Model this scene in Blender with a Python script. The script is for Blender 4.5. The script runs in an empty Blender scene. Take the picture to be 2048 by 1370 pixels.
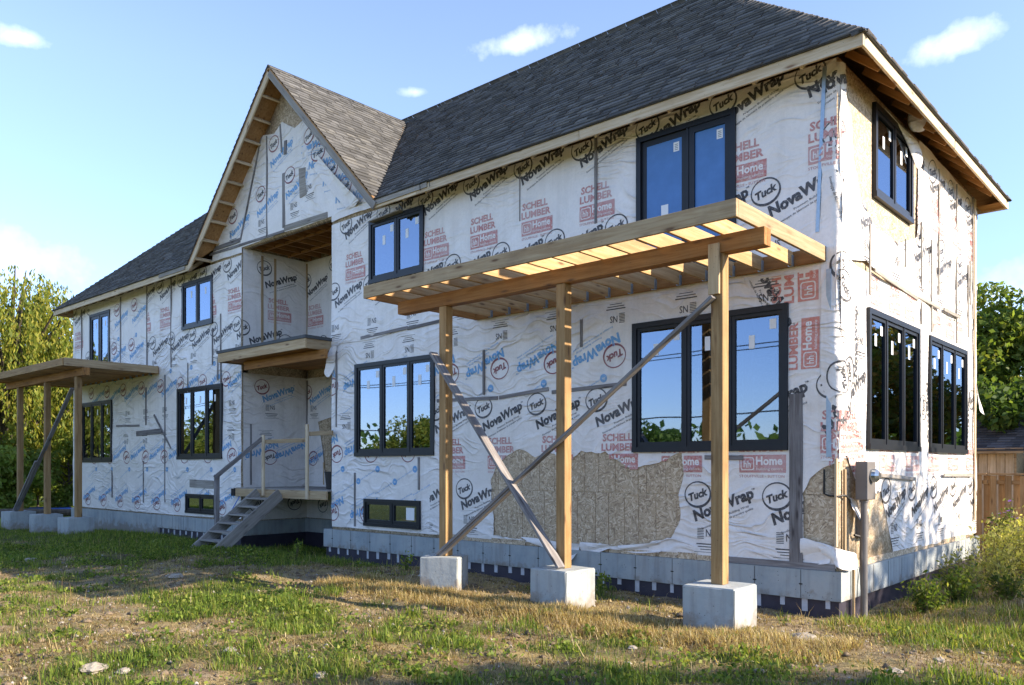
import bpy, bmesh, math, random
import numpy as np
from mathutils import Vector, Matrix, geometry
random.seed(7); rng = np.random.default_rng(7)
scene = bpy.context.scene
COL = scene.collection
R = math.radians

# ------------------------------------------------------------------ camera, sky, sun, exposure
CAM = Vector((3.6149, -10.0369, 1.271))
YAW = 90 - 48.319
cd = bpy.data.cameras.new('camera'); cam = bpy.data.objects.new('camera', cd); COL.objects.link(cam)
cam.location = CAM; cam.rotation_euler = (R(90), 0, R(YAW))
cd.sensor_width = 36; cd.lens = 1624.04 / 2048 * 36; cd.shift_y = 250 / 2048; cd.clip_end = 3000
scene.camera = cam
SUN_AZ, SUN_EL = 21.5, 27.0        # degrees from +X towards +Y, height
S = Vector((math.cos(R(SUN_AZ)) * math.cos(R(SUN_EL)), math.sin(R(SUN_AZ)) * math.cos(R(SUN_EL)), math.sin(R(SUN_EL))))
ld = bpy.data.lights.new('sun', 'SUN'); ld.energy = 4.7; ld.angle = R(0.5); ld.color = (1, .85, .66)
sun = bpy.data.objects.new('sun', ld); COL.objects.link(sun); sun.location = (30, 10, 30)
sun.rotation_euler = S.to_track_quat('Z', 'Y').to_euler()
scene.view_settings.view_transform = 'Standard'; scene.view_settings.look = 'None'
scene.view_settings.exposure = 1.36; scene.view_settings.gamma = 1
scene.cycles.max_bounces = 8; scene.cycles.transparent_max_bounces = 12
try: scene.cycles.use_denoising = True
except Exception: pass

class NT:
    def __init__(s, tree): s.t = tree; s.n = tree.nodes; s.l = tree.links
    def add(s, kind, **kw):
        n = s.n.new('ShaderNode' + kind)
        ins = kw.pop('ins', {})
        for k, v in kw.items(): setattr(n, k, v)
        for k, v in ins.items():
            if hasattr(v, 'is_output'): s.l.new(v, n.inputs[k])
            elif hasattr(v, 'outputs'): s.l.new(v.outputs[0], n.inputs[k])
            else: n.inputs[k].default_value = v
        return n
    def math(s, op, a, b=0.0, c=0.0, clamp=False):
        return s.add('Math', operation=op, use_clamp=clamp, ins={0: a, 1: b, 2: c}).outputs[0]
    def vmath(s, op, a, b=(0, 0, 0)):
        n = s.add('VectorMath', operation=op, ins={0: a, 1: b})
        return n.outputs['Value'] if op in ('DOT_PRODUCT', 'LENGTH') else n.outputs[0]
    def ramp(s, f, stops, interp='LINEAR'):
        n = s.add('ValToRGB', ins={0: f}); n.color_ramp.interpolation = interp
        e = n.color_ramp.elements
        while len(e) < len(stops): e.new(0.5)
        for q, (p, c) in zip(e, stops):
            q.position = p; q.color = (c[0], c[1], c[2], 1) if hasattr(c, '__len__') else (c, c, c, 1)
        return n.outputs[0]
    def mix(s, f, a, b, mode='MIX'):
        n = s.add('Mix', data_type='RGBA', blend_type=mode)
        for k, v in ((0, f), (6, a), (7, b)):
            if hasattr(v, 'is_output'): s.l.new(v, n.inputs[k])
            elif isinstance(v, (tuple, list)): n.inputs[k].default_value = (v[0], v[1], v[2], 1)
            else: n.inputs[k].default_value = v
        return n.outputs[2]
    def noise(s, vec, scale, detail=3, rough=.5, dist=0.0, typ='FBM'):
        return s.add('TexNoise', noise_type=typ, ins={'Vector': vec, 'Scale': scale, 'Detail': detail, 'Roughness': rough, 'Distortion': dist}).outputs[0]
    def mapping(s, vec, scale=(1, 1, 1), rot=(0, 0, 0), loc=(0, 0, 0)):
        return s.add('Mapping', ins={'Vector': vec, 'Scale': scale, 'Rotation': rot, 'Location': loc}).outputs[0]

w = bpy.data.worlds.new('World'); scene.world = w; w.use_nodes = True
N = NT(w.node_tree); N.n.clear()
sky = N.add('TexSky', sky_type='NISHITA', sun_disc=False, sun_elevation=R(SUN_EL), sun_rotation=R(90 - SUN_AZ), altitude=200, air_density=1.0, dust_density=0.1, ozone_density=2.0)
tc = N.add('TexCoord').outputs['Generated']
fwd = Vector((-math.cos(R(48.319)), math.sin(R(48.319)), 0)); rgt = Vector((math.sin(R(48.319)), math.cos(R(48.319)), 0)); upv = Vector((0, 0, 1))
def dirpx(px, py): return (fwd + rgt * ((px - 1024) / 1624.04) + upv * ((935 - py) / 1624.04)).normalized()
dens = None
# small fair-weather clouds: direction, half width, half height, tilt, strength (a few stand outside the view too)
clouds = [(dirpx(1048, 84), .060, .013, .20, .42), (dirpx(1905, 84), .046, .014, .10, .36), (dirpx(45, 76), .026, .010, .08, .38),
          (dirpx(830, 184), .018, .006, 0, .3), (dirpx(20, 520), .09, .03, 0, .25), (dirpx(1990, 600), .12, .035, 0, .2),
          (Vector((.5, -.8, .33)).normalized(), .12, .035, .1, .7), (Vector((-.3, -.9, .22)).normalized(), .10, .03, 0, .6), (Vector((.9, .2, .5)).normalized(), .1, .04, 0, .7)]
nz = N.noise(tc, 14, 6, .6); nz2 = N.noise(tc, 45, 4, .6)
for d, hw, hh, tilt, st in clouds:
    a = Vector((0, 0, 1)).cross(d).normalized() * -1; b = a.cross(d).normalized()
    if b.z < 0: b = -b
    a2 = a * math.cos(tilt) + b * math.sin(tilt); b2 = b * math.cos(tilt) - a * math.sin(tilt)
    u = N.math('DIVIDE', N.vmath('DOT_PRODUCT', tc, tuple(a2)), hw); v = N.math('DIVIDE', N.vmath('DOT_PRODUCT', tc, tuple(b2 - d * b2.dot(d))), hh)
    # centre the vertical axis on the cloud itself
    r2 = N.math('ADD', N.math('MULTIPLY', u, u), N.math('MULTIPLY', v, v))
    front = N.math('GREATER_THAN', N.vmath('DOT_PRODUCT', tc, tuple(d)), .5)
    k = N.math('SUBTRACT', 1.0, N.math('SQRT', r2)); k = N.math('ADD', k, N.math('MULTIPLY', N.math('SUBTRACT', nz, .5), 2.6)); k = N.math('ADD', k, N.math('MULTIPLY', N.math('SUBTRACT', nz2, .5), .9))
    k = N.math('MULTIPLY', N.math('MULTIPLY', k, .9, clamp=True), st); k = N.math('MULTIPLY', k, front)
    dens = k if dens is None else N.math('MAXIMUM', dens, k)
tint = N.mix(1.0, sky.outputs[0], (1.10, .985, 1.0), 'MULTIPLY')
elev = N.add('SeparateXYZ', ins={0: tc}).outputs[2]
tint = N.mix(1.0, tint, N.ramp(elev, [(0.0, (.62, .72, .92)), (.16, (.72, .82, 1.0)), (.42, (1, 1, 1))]), 'MULTIPLY')
col = N.mix(dens, tint, (7.6, 7.8, 8.2))
bg = N.add('Background', ins={0: col, 1: 0.145}); out = N.add('OutputWorld'); N.l.new(bg.outputs[0], out.inputs[0])

# ------------------------------------------------------------------ helpers
def mat(name, fn, **kw):
    m = bpy.data.materials.new(name); m.use_nodes = True; N = NT(m.node_tree); N.n.clear()
    b = N.add('BsdfPrincipled'); o = N.add('OutputMaterial'); N.l.new(b.outputs[0], o.inputs[0])
    fn(N, b, o); return m
def setb(N, b, **kw):
    for k, v in kw.items():
        k = {'col': 'Base Color', 'rough': 'Roughness', 'spec': 'Specular IOR Level', 'metal': 'Metallic', 'nrm': 'Normal'}[k]
        if hasattr(v, 'is_output'): N.l.new(v, b.inputs[k])
        elif isinstance(v, tuple): b.inputs[k].default_value = (*v, 1)
        else: b.inputs[k].default_value = v
def bump(N, h, dist, strength=1.0, prev=None):
    ins = {'Height': h, 'Distance': dist, 'Strength': strength}
    if prev is not None: ins['Normal'] = prev
    return N.add('Bump', ins=ins).outputs[0]

def wood(name, c1, c2, knot=(.12, .06, .03), rough=.7, weather=0.0):
    def f(N, b, o):
        tcn = N.add('TexCoord').outputs['Object']; rnd = N.add('ObjectInfo').outputs['Random']
        off = N.vmath('MULTIPLY', N.add('CombineXYZ', ins={0: rnd, 1: rnd, 2: rnd}).outputs[0], (37, 11, 23))
        v = N.vmath('ADD', tcn, off)
        g = N.noise(N.mapping(v, (1.5, 26, 26)), 1.0, 4, .6, .6)
        g2 = N.noise(N.mapping(v, (.5, 5, 5)), 1.0, 2, .5)
        c = N.mix(N.ramp(g, [(.40, 0), (.60, 1)]), c2, c1)
        c = N.mix(N.math('MULTIPLY', g2, .45), c, (c2[0] * .75, c2[1] * .75, c2[2] * .75))
        vor = N.add('TexVoronoi', ins={'Vector': N.mapping(v, (2.2, 9, 9)), 'Scale': 1.0}).outputs[0]
        c = N.mix(N.ramp(vor, [(.08, .9), (.17, .25), (.26, 0)]), c, knot)
        c = N.mix(N.ramp(N.add('TexVoronoi', ins={'Vector': v, 'Scale': 16.0}).outputs[0], [(.055, .8), (.075, 0)]), c, (.05, .04, .03))
        c = N.mix(N.ramp(N.noise(v, 1.3, 5, .65), [(.5, 0), (.72, .45)]), c, (c2[0] * .55, c2[1] * .55, c2[2] * .6))
        tone = N.math('MULTIPLY_ADD', rnd, .35, .82)
        c = N.mix(1.0, c, N.add('CombineXYZ', ins={0: tone, 1: tone, 2: tone}).outputs[0], 'MULTIPLY')
        if weather:
            c = N.mix(N.math('MULTIPLY', N.noise(v, 3, 5), weather), c, (.28, .27, .27))
        setb(N, b, col=c, rough=rough, spec=.25, nrm=bump(N, g, .002, .6))
    return mat(name, f)
W_NEW = wood('fresh_lumber', (.42, .27, .125), (.30, .175, .07))
W_AMBER = wood('amber_lumber', (.44, .22, .075), (.31, .14, .04))
W_JOIST = wood('honey_lumber', (.55, .38, .20), (.42, .26, .12))
W_DRY = wood('sun_dried_lumber', (.50, .38, .23), (.38, .26, .14))
W_PALE = wood('pale_spruce', (.72, .60, .43), (.56, .43, .27), knot=(.2, .11, .06))
W_GREY = wood('weathered_grey_wood', (.30, .285, .28), (.17, .155, .15), knot=(.06, .05, .05), rough=.85)
W_STEP = wood('weathered_step_wood', (.42, .39, .34), (.27, .24, .20), knot=(.1, .08, .06), rough=.85, weather=.5)
W_FENCE = wood('cedar_fence_wood', (.60, .40, .22), (.46, .28, .13))

def f_osb(N, b, o, lum=1.0):
    tcn = N.add('TexCoord').outputs['Object']
    sx = N.add('SeparateXYZ', ins={0: tcn})
    v = N.add('CombineXYZ', ins={0: N.math('ADD', sx.outputs[0], sx.outputs[1]), 1: sx.outputs[2], 2: N.math('MULTIPLY', N.add('ObjectInfo').outputs['Random'], 9)}).outputs[0]
    wv = N.vmath('ADD', v, N.vmath('MULTIPLY', N.add('TexNoise', ins={'Vector': v, 'Scale': 7.0}).outputs[1], (.05, .05, 0)))
    cols = []; ds = []
    for rot, sc in ((.35, (14, 60, 1)), (1.25, (13, 52, 1)), (2.3, (17, 64, 1)), (2.9, (11, 46, 1))):
        vo = N.add('TexVoronoi', ins={'Vector': N.mapping(N.mapping(wv, (1, 1, 1), (0, 0, rot)), sc), 'Scale': 1.0, 'Randomness': 1.0})
        cols.append(N.add('SeparateColor', ins={0: vo.outputs[1]}))
    # the flake lying on top is picked at random among the layers
    lay = N.add('SeparateColor', ins={0: N.add('TexVoronoi', ins={'Vector': wv, 'Scale': 22.0}).outputs[1]}).outputs[0]
    m = cols[0].outputs[0]
    for i, t in ((1, .25), (2, .5), (3, .75)):
        k = N.math('GREATER_THAN', lay, t); m = N.math('ADD', N.math('MULTIPLY', m, N.math('SUBTRACT', 1, k)), N.math('MULTIPLY', cols[i].outputs[0], k))
    c = N.ramp(m, [(.0, (.17 * lum, .11 * lum, .06 * lum)), (.3, (.34 * lum, .25 * lum, .15 * lum)), (.7, (.44 * lum, .34 * lum, .22 * lum)), (1.0, (.62 * lum, .52 * lum, .38 * lum))])
    c = N.mix(N.math('MULTIPLY', N.noise(v, 1.6, 5, .6), .5), c, (.38 * lum, .33 * lum, .27 * lum))
    setb(N, b, col=c, rough=.75, spec=.2, nrm=bump(N, m, .003, .6))
OSB = mat('strand_board', lambda N, b, o: f_osb(N, b, o, 1.25))
PLY = wood('plywood', (.48, .28, .12), (.36, .19, .075))
def f_conc(N, b, o):
    v = N.add('TexCoord').outputs['Object']
    n1 = N.noise(v, 1.7, 6, .62); n2 = N.noise(v, 22, 5, .6); st = N.noise(N.mapping(v, (7, 7, .7)), 1.0, 4, .6)
    c = N.ramp(n1, [(.28, (.25, .30, .325)), (.5, (.36, .40, .41)), (.72, (.45, .46, .44))])
    c = N.mix(N.ramp(st, [(.48, 0), (.66, .5)]), c, (.22, .22, .215))
    c = N.mix(N.math('MULTIPLY', n2, .3), c, (.26, .255, .24))
    vo = N.add('TexVoronoi', ins={'Vector': v, 'Scale': 24.0}).outputs[0]
    pit = N.ramp(vo, [(.09, 1), (.15, 0)]); pm = N.math('MULTIPLY', pit, N.math('GREATER_THAN', N.noise(v, 5, 1), .52))
    c = N.mix(pm, c, (.12, .12, .12))
    zc = N.add('SeparateXYZ', ins={0: v}).outputs[2]; dirt = N.math('ADD', N.math('MULTIPLY', zc, -7.0), N.math('MULTIPLY', N.math('SUBTRACT', N.noise(v, 6, 5, .65), .5), 5.0))
    c = N.mix(N.ramp(dirt, [(.35, 0), (1.0, .6)]) if False else N.math('MULTIPLY', N.math('SUBTRACT', dirt, 2.0, clamp=True), .6), c, (.20, .15, .10))
    setb(N, b, col=c, rough=.85, spec=.25, nrm=bump(N, N.math('SUBTRACT', N.math('ADD', n2, n1), N.math('MULTIPLY', pm, 1.5)), .006, .7))
CONC = mat('concrete', f_conc)
def wrap_nrm(N, v):
    # a flat coordinate that runs along the wall, and height
    sx = N.add('SeparateXYZ', ins={0: v}); al = N.math('ADD', sx.outputs[0], sx.outputs[1]); zz = sx.outputs[2]
    p = N.add('CombineXYZ', ins={0: al, 1: zz, 2: 0.0}).outputs[0]
    w1 = N.vmath('ADD', p, N.vmath('MULTIPLY', N.add('TexNoise', ins={'Vector': p, 'Scale': .9, 'Detail': 2.0}).outputs[1], (1.1, 1.1, 0)))
    def folds(rot, sx_, sy_, dens):      # sharp tension folds: thin crests of a stretched noise
        n = N.noise(N.mapping(w1, (sx_, sy_, 1), (0, 0, rot)), 1.0, 2, .45)
        d = N.math('ABSOLUTE', N.math('SUBTRACT', n, .5)); c = N.math('SUBTRACT', 1.0, N.math('MULTIPLY', d, dens), clamp=True)
        return N.math('MULTIPLY', c, c)
    m1 = N.ramp(N.noise(p, .5, 1, .5), [(.42, .0), (.62, 1)]); m2 = N.ramp(N.noise(N.mapping(p, (1, 1, 1), (0, 0, 0), (7, 3, 0)), .6, 1, .5), [(.46, 0), (.64, 1)])
    f1 = N.math('MULTIPLY', folds(.12, .8, 3.6, 9), m1); f2 = N.math('MULTIPLY', folds(.95, .9, 4.2, 10), m2); f3 = N.math('MULTIPLY', folds(-.8, .7, 3.4, 9), N.math('MULTIPLY', N.math('SUBTRACT', 1.0, m2), N.ramp(N.noise(N.mapping(p, (1, 1, 1), (0, 0, 0), (2, 9, 0)), .5, 1, .5), [(.48, 0), (.64, 1)]))); 
    big = N.noise(w1, 1.6, 2, .5, .6); crum = N.noise(p, 8, 4, .6, 1.2)
    h = N.math('ADD', N.math('ADD', f1, N.math('MULTIPLY', f2, .8)), N.math('MULTIPLY', f3, .7))
    h = N.math('ADD', N.math('MULTIPLY', h, .30), N.math('ADD', N.math('MULTIPLY', big, .42), N.math('MULTIPLY', crum, .10)))
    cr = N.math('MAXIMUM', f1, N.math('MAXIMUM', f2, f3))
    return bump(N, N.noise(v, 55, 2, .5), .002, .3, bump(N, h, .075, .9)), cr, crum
def f_wrap(N, b, o):
    v = N.add('TexCoord').outputs['Object']
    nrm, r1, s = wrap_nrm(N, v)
    c = N.mix(N.ramp(N.noise(v, 2.0, 6, .65), [(.3, 0), (.7, 1)]), (.77, .725, .69), (.89, .85, .815))
    c = N.mix(N.ramp(N.noise(v, 26, 5, .7), [(.45, 0), (.75, .35)]), c, (.60, .575, .56))
    c = N.mix(N.ramp(N.noise(N.mapping(v, (5, 5, .6)), 1.0, 5, .6), [(.5, 0), (.8, .4)]), c, (.50, .47, .43))
    c = N.mix(N.ramp(r1, [(.72, 0), (1.0, .22)]), c, (.42, .40, .38))  # colour darkened along the folds, standing in for crease shade
    c = N.mix(N.ramp(N.noise(v, .45, 2), [(.45, 0), (.7, .35)]), c, (.66, .62, .55))
    setb(N, b, col=c, rough=.48, spec=.35, nrm=nrm)
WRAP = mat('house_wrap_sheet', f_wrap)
def ink(name, col, wear):
    def f(N, b, o):
        v = N.add('TexCoord').outputs['Object']; nrm, r1, s = wrap_nrm(N, v)
        k = N.ramp(N.noise(v, 30, 5, .7), [(.40, 0), (.75, wear)])
        k2 = N.ramp(N.noise(v, 1.1, 3, .6), [(.45, 0), (.75, wear * .9)])
        c = N.mix(N.math('MAXIMUM', k, k2), col, (.70, .67, .64))
        setb(N, b, col=c, rough=.5, spec=.3, nrm=nrm)
    return mat(name, f)
INK = {'k': ink('black_print', (.025, .026, .034), .28), 'r': ink('faded_red_print', (.50, .17, .155), .75), 'd': ink('dark_red_print', (.22, .035, .045), .3),
       'b': ink('blue_print', (.10, .33, .62), .45), 'w': WRAP, 'o': ink('bright_red_print', (.62, .20, .15), .5)}
def plain(name, col, rough=.5, metal=0.0, spec=.5, var=.0, scale=3):
    def f(N, b, o):
        c = col
        if var:
            v = N.add('TexCoord').outputs['Object']
            c = N.mix(N.ramp(N.noise(v, scale, 5, .6), [(.3, 0), (.75, var)]), col, tuple(min(1, x * 1.9 + .03) for x in col))
        setb(N, b, col=c, rough=rough, metal=metal, spec=spec)
    return mat(name, f)
FRAME = plain('black_window_frame', (.007, .009, .014), .42, spec=.35, var=.1, scale=8)
GALV = plain('galvanised_steel', (.30, .38, .46), .45, .7, var=.3, scale=20)
BLUEFILM = plain('blue_protective_film', (.045, .15, .38), .28, var=.25, scale=(4))
STICK = plain('paper_sticker', (.78, .79, .80), .6)
STICKD = plain('sticker_print', (.25, .26, .28), .6)
MEMB = plain('dark_damp_proofing', (.022, .018, .032), .55, var=.4, scale=6)
STRIPW = plain('pale_strip', (.42, .43, .46), .6, var=.3, scale=12)
METER = plain('taupe_painted_metal', (.13, .12, .115), .5, var=.2, scale=5)
CHROME = plain('meter_glass', (.35, .38, .40), .12, .8)
INTER = plain('bare_interior', (.20, .15, .10), .9, var=.3, scale=3)
TAR = plain('dark_roof_edging', (.045, .05, .055), .7, var=.3, scale=10)
BLUEP = plain('blue_plastic', (.05, .14, .50), .35)
LBLUE = plain('light_blue_siding', (.12, .32, .62), .6, var=.2)
WIREM = plain('black_cable', (.015, .015, .015), .6)
DARK = plain('dark_gap', (.02, .017, .014), .9)
def f_glass(N, b, o):
    N.n.remove(b)
    gl = N.add('BsdfGlossy', ins={'Color': (.32, .39, .50, 1), 'Roughness': .012})
    tr = N.add('BsdfTransparent', ins={0: (.60, .66, .70, 1)})
    v = N.add('TexCoord').outputs['Object']
    nn = bump(N, N.noise(v, .9, 1, .4), .004, .5); N.l.new(nn, gl.inputs['Normal'])
    lw = N.add('LayerWeight', ins={0: .35}).outputs[1]
    f = N.math('MULTIPLY_ADD', lw, .45, .42, clamp=True)
    mx = N.add('MixShader', ins={0: f, 1: tr.outputs[0], 2: gl.outputs[0]}); N.l.new(mx.outputs[0], o.inputs[0])
GLASS = mat('coated_window_glass', f_glass)
def f_shingle(N, b, o):
    at = N.add('VertexColor', layer_name='tone').outputs[0]
    v = N.add('TexCoord').outputs['Object']
    sp = N.noise(v, 140, 2, .7); bl = N.noise(v, 3, 4, .6)
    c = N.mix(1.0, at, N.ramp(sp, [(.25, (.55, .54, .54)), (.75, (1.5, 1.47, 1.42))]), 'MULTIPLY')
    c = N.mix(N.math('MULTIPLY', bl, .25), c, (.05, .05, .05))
    setb(N, b, col=c, rough=.9, spec=.15, nrm=bump(N, sp, .003, .7))
SHING = mat('asphalt_shingle', f_shingle)
def f_leaf(N, b, o):
    at = N.add('VertexColor', layer_name='tone').outputs[0]
    setb(N, b, col=at, rough=.55, spec=.25)
    tr = N.add('BsdfTranslucent', ins={0: N.mix(1.0, at, (1.35, 1.3, .7), 'MULTIPLY')})
    mx = N.add('MixShader', ins={0: .48, 1: b.outputs[0], 2: tr.outputs[0]}); N.l.new(mx.outputs[0], o.inputs[0])
LEAF = mat('leaf', f_leaf)
def f_bark(N, b, o):
    v = N.add('TexCoord').outputs['Object']; n = N.noise(N.mapping(v, (9, 9, 1.5)), 1.0, 5, .65)
    setb(N, b, col=N.ramp(n, [(.3, (.035, .027, .02)), (.7, (.13, .105, .08))]), rough=.9, nrm=bump(N, n, .03))
BARK = mat('bark', f_bark)

def link(name, me, mats, parent=None, mw=None):
    o = bpy.data.objects.new(name, me); COL.objects.link(o)
    for m in (mats if isinstance(mats, (list, tuple)) else [mats]): me.materials.append(m)
    if mw is not None: o.matrix_world = mw
    if parent is not None:
        o.parent = parent; o.matrix_parent_inverse = wm(parent).inverted()
    return o
def wm(o):
    m = o.matrix_basis
    if o.parent is not None: m = wm(o.parent) @ o.matrix_parent_inverse @ m
    return m
def tag(o, label=None, cat=None, group=None, kind=None):
    if label: o['label'] = label
    if cat: o['category'] = cat
    if group: o['group'] = group
    if kind: o['kind'] = kind
    return o
def empty(name, loc, label, cat, group=None, rz=0):
    o = bpy.data.objects.new(name, None); COL.objects.link(o); o.empty_display_size = .3
    o.matrix_basis = Matrix.Translation(loc) @ Matrix.Rotation(rz, 4, 'Z')
    return tag(o, label, cat, group)
class MB:
    def __init__(s): s.v = []; s.f = []; s.m = []
    def quadbox(s, P, mi=0):
        n = len(s.v); s.v += P
        for q in ((0, 3, 2, 1), (4, 5, 6, 7), (0, 1, 5, 4), (1, 2, 6, 5), (2, 3, 7, 6), (3, 0, 4, 7)):
            s.f.append(tuple(n + i for i in q)); s.m.append(mi)
    def box(s, x0, x1, y0, y1, z0, z1, mi=0):
        s.quadbox([(x0, y0, z0), (x1, y0, z0), (x1, y1, z0), (x0, y1, z0), (x0, y0, z1), (x1, y0, z1), (x1, y1, z1), (x0, y1, z1)], mi)
    def fbox(s, fr, u0, u1, z0, z1, d0, d1, mi=0):
        s.quadbox([fr(u0, z0, d0), fr(u1, z0, d0), fr(u1, z0, d1), fr(u0, z0, d1), fr(u0, z1, d0), fr(u1, z1, d0), fr(u1, z1, d1), fr(u0, z1, d1)], mi)
    def poly(s, pts, mi=0):
        n = len(s.v); s.v += [tuple(p) for p in pts]; s.f.append(tuple(range(n, n + len(pts)))); s.m.append(mi)
    def tube(s, pts, rad, k=8, mi=0):
        pts = [Vector(p) for p in pts]; n0 = len(s.v)
        for i, p in enumerate(pts):
            d = (pts[min(i + 1, len(pts) - 1)] - pts[max(i - 1, 0)]).normalized()
            a = d.cross(Vector((0, 0, 1))); a = a.normalized() if a.length > .01 else Vector((1, 0, 0)); b = d.cross(a)
            r = rad[i] if hasattr(rad, '__len__') else rad
            for j in range(k):
                t = 2 * math.pi * j / k; s.v.append(tuple(p + a * r * math.cos(t) + b * r * math.sin(t)))
        for i in range(len(pts) - 1):
            for j in range(k):
                j2 = (j + 1) % k; s.f.append((n0 + i * k + j, n0 + i * k + j2, n0 + (i + 1) * k + j2, n0 + (i + 1) * k + j)); s.m.append(mi)
        s.f.append(tuple(n0 + j for j in range(k))); s.m.append(mi)
        s.f.append(tuple(n0 + (len(pts) - 1) * k + j for j in reversed(range(k)))); s.m.append(mi)
    def mesh(s, name):
        me = bpy.data.meshes.new(name); me.from_pydata(s.v, [], s.f); me.polygons.foreach_set('material_index', s.m)
        bm = bmesh.new(); bm.from_mesh(me); bmesh.ops.recalc_face_normals(bm, faces=bm.faces); bm.to_mesh(me); bm.free(); me.update(); return me
    def build(s, name, mats, parent=None): return link(name, s.mesh(name), mats, parent)
def quads_np(name, V, Fc, cols, matl, parent=None, tri=False):
    me = bpy.data.meshes.new(name); k = 3 if tri else 4; nf = len(Fc)
    me.vertices.add(len(V)); me.vertices.foreach_set('co', V.astype(np.float32).ravel())
    me.loops.add(nf * k); me.loops.foreach_set('vertex_index', Fc.astype(np.int32).ravel())
    me.polygons.add(nf); me.polygons.foreach_set('loop_start', np.arange(0, nf * k, k, dtype=np.int32)); me.polygons.foreach_set('loop_total', np.full(nf, k, dtype=np.int32))
    if cols is not None:
        at = me.color_attributes.new('tone', 'FLOAT_COLOR', 'POINT'); c4 = np.ones((len(V), 4), np.float32); c4[:, :3] = cols; at.data.foreach_set('color', c4.ravel())
    me.update(calc_edges=True); me.validate()
    return link(name, me, matl, parent)
_bar = {}
def lumber(name, p0, p1, wd, ht, m, parent, up=(0, 0, 1), bev=.004):
    """a board from p0 to p1: wd across, ht along 'up'; local x runs with the grain"""
    p0, p1 = Vector(p0), Vector(p1); L = (p1 - p0).length
    x = (p1 - p0).normalized(); u = Vector(up); y = u.cross(x)
    if y.length < 1e-3: y = Vector((0, 1, 0)).cross(x)
    y.normalize(); z = x.cross(y)
    key = (round(L, 3), round(wd, 4), round(ht, 4), m.name)
    me = _bar.get(key)
    if me is None:
        bm = bmesh.new(); bmesh.ops.create_cube(bm, size=1)
        for q in bm.verts: q.co = (q.co.x * L, q.co.y * wd, q.co.z * ht)
        bmesh.ops.bevel(bm, geom=list(bm.edges), offset=min(bev, wd * .3, ht * .3), segments=1, affect='EDGES')
        me = bpy.data.meshes.new(name); bm.to_mesh(me); bm.free(); me.materials.append(m); _bar[key] = me
    o = bpy.data.objects.new(name, me); COL.objects.link(o)
    M = Matrix((x, y, z)).transposed().to_4x4(); M.translation = (p0 + p1) / 2
    o.matrix_basis = M
    if parent: o.parent = parent; o.matrix_parent_inverse = wm(parent).inverted()
    return o

# frames: (along wall, height, out of wall) -> world
FRONT = lambda u, z, d: (u, -d, z)
SIDE = lambda u, z, d: (d, u, z)
RSIDE = lambda u, z, d: (-13.8 + d, u, z)
RBACK = lambda u, z, d: (u, 1.78 - d, z)

def inside(P, poly):
    P = np.asarray(P); x, y = P[:, 0], P[:, 1]; r = np.zeros(len(P), bool); n = len(poly); j = n - 1
    for i in range(n):
        xi, yi = poly[i]; xj, yj = poly[j]
        if yi != yj: r ^= ((yi > y) != (yj > y)) & (x < (xj - xi) * (y - yi) / (yj - yi) + xi)
        j = i
    return r
def dense(poly, step):
    o = []
    for i, p in enumerate(poly):
        q = poly[(i + 1) % len(poly)]; d = math.dist(p, q); n = max(1, int(d / step))
        for k in range(n): o.append((p[0] + (q[0] - p[0]) * k / n, p[1] + (q[1] - p[1]) * k / n))
    return o
def ragged(poly, step, amp):
    return [(x + random.uniform(-amp, amp), y + random.uniform(-amp, amp)) for x, y in dense(poly, step)]
def rect(a, b, c, d): return [(a, c), (b, c), (b, d), (a, d)]
def disp(u, z):
    u = np.asarray(u, float); z = np.asarray(z, float)
    a = .006 * np.sin(1.9 * u + .8 * z + 1.1 * np.sin(1.3 * z)) + .005 * np.sin(3.3 * z - 1.3 * u + .9 * np.sin(2.1 * u)) + .003 * np.sin(5.1 * u + 4.1 * z)
    return a + .016
def grid_sheet(name, outer, holes, fr, matl, parent, step=.14, off=0.0, dfun=disp, extra=None):
    pts = []; edges = []
    for pl in [dense(outer, step)] + [dense(h, step) for h in holes]:
        n0 = len(pts); pts += pl; edges += [(n0 + i, n0 + (i + 1) % len(pl)) for i in range(len(pl))]
    xs = [p[0] for p in outer]; ys = [p[1] for p in outer]
    gx, gy = np.meshgrid(np.arange(min(xs) + step / 2, max(xs), step), np.arange(min(ys) + step / 2, max(ys), step))
    G = np.stack([gx.ravel(), gy.ravel()], 1); G += rng.uniform(-.02, .02, G.shape) * (step / .14)
    k = inside(G, outer)
    for h in holes: k &= ~inside(G, h)
    pts += [tuple(p) for p in G[k]]
    V, E, F, *_ = geometry.delaunay_2d_cdt([Vector(p) for p in pts], edges, [], 0, 1e-5)
    V = np.array([(v.x, v.y) for v in V]); F = np.array([f for f in F if len(f) == 3])
    C = V[F].mean(1); k = inside(C, outer)
    for h in holes: k &= ~inside(C, h)
    F = F[k]
    D = (dfun(V[:, 0], V[:, 1]) if dfun else 0) + off + np.zeros(len(V))
    if extra is not None: D = D + extra(V[:, 0], V[:, 1])
    W = np.array([fr(u, z, d) for (u, z), d in zip(V, D)])
    # orient outwards
    a, b, c = W[F[0][0]], W[F[0][1]], W[F[0][2]]
    o = np.array(fr(0, 0, 1)) - np.array(fr(0, 0, 0))
    if np.dot(np.cross(b - a, c - a), o) < 0: F = F[:, ::-1]
    us, F = np.unique(F, return_inverse=True); F = F.reshape(-1, 3); W = W[us]
    ob = quads_np(name, W, F, None, matl, parent, tri=True)
    ob.data.polygons.foreach_set('use_smooth', np.ones(len(F), bool)); return ob

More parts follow.
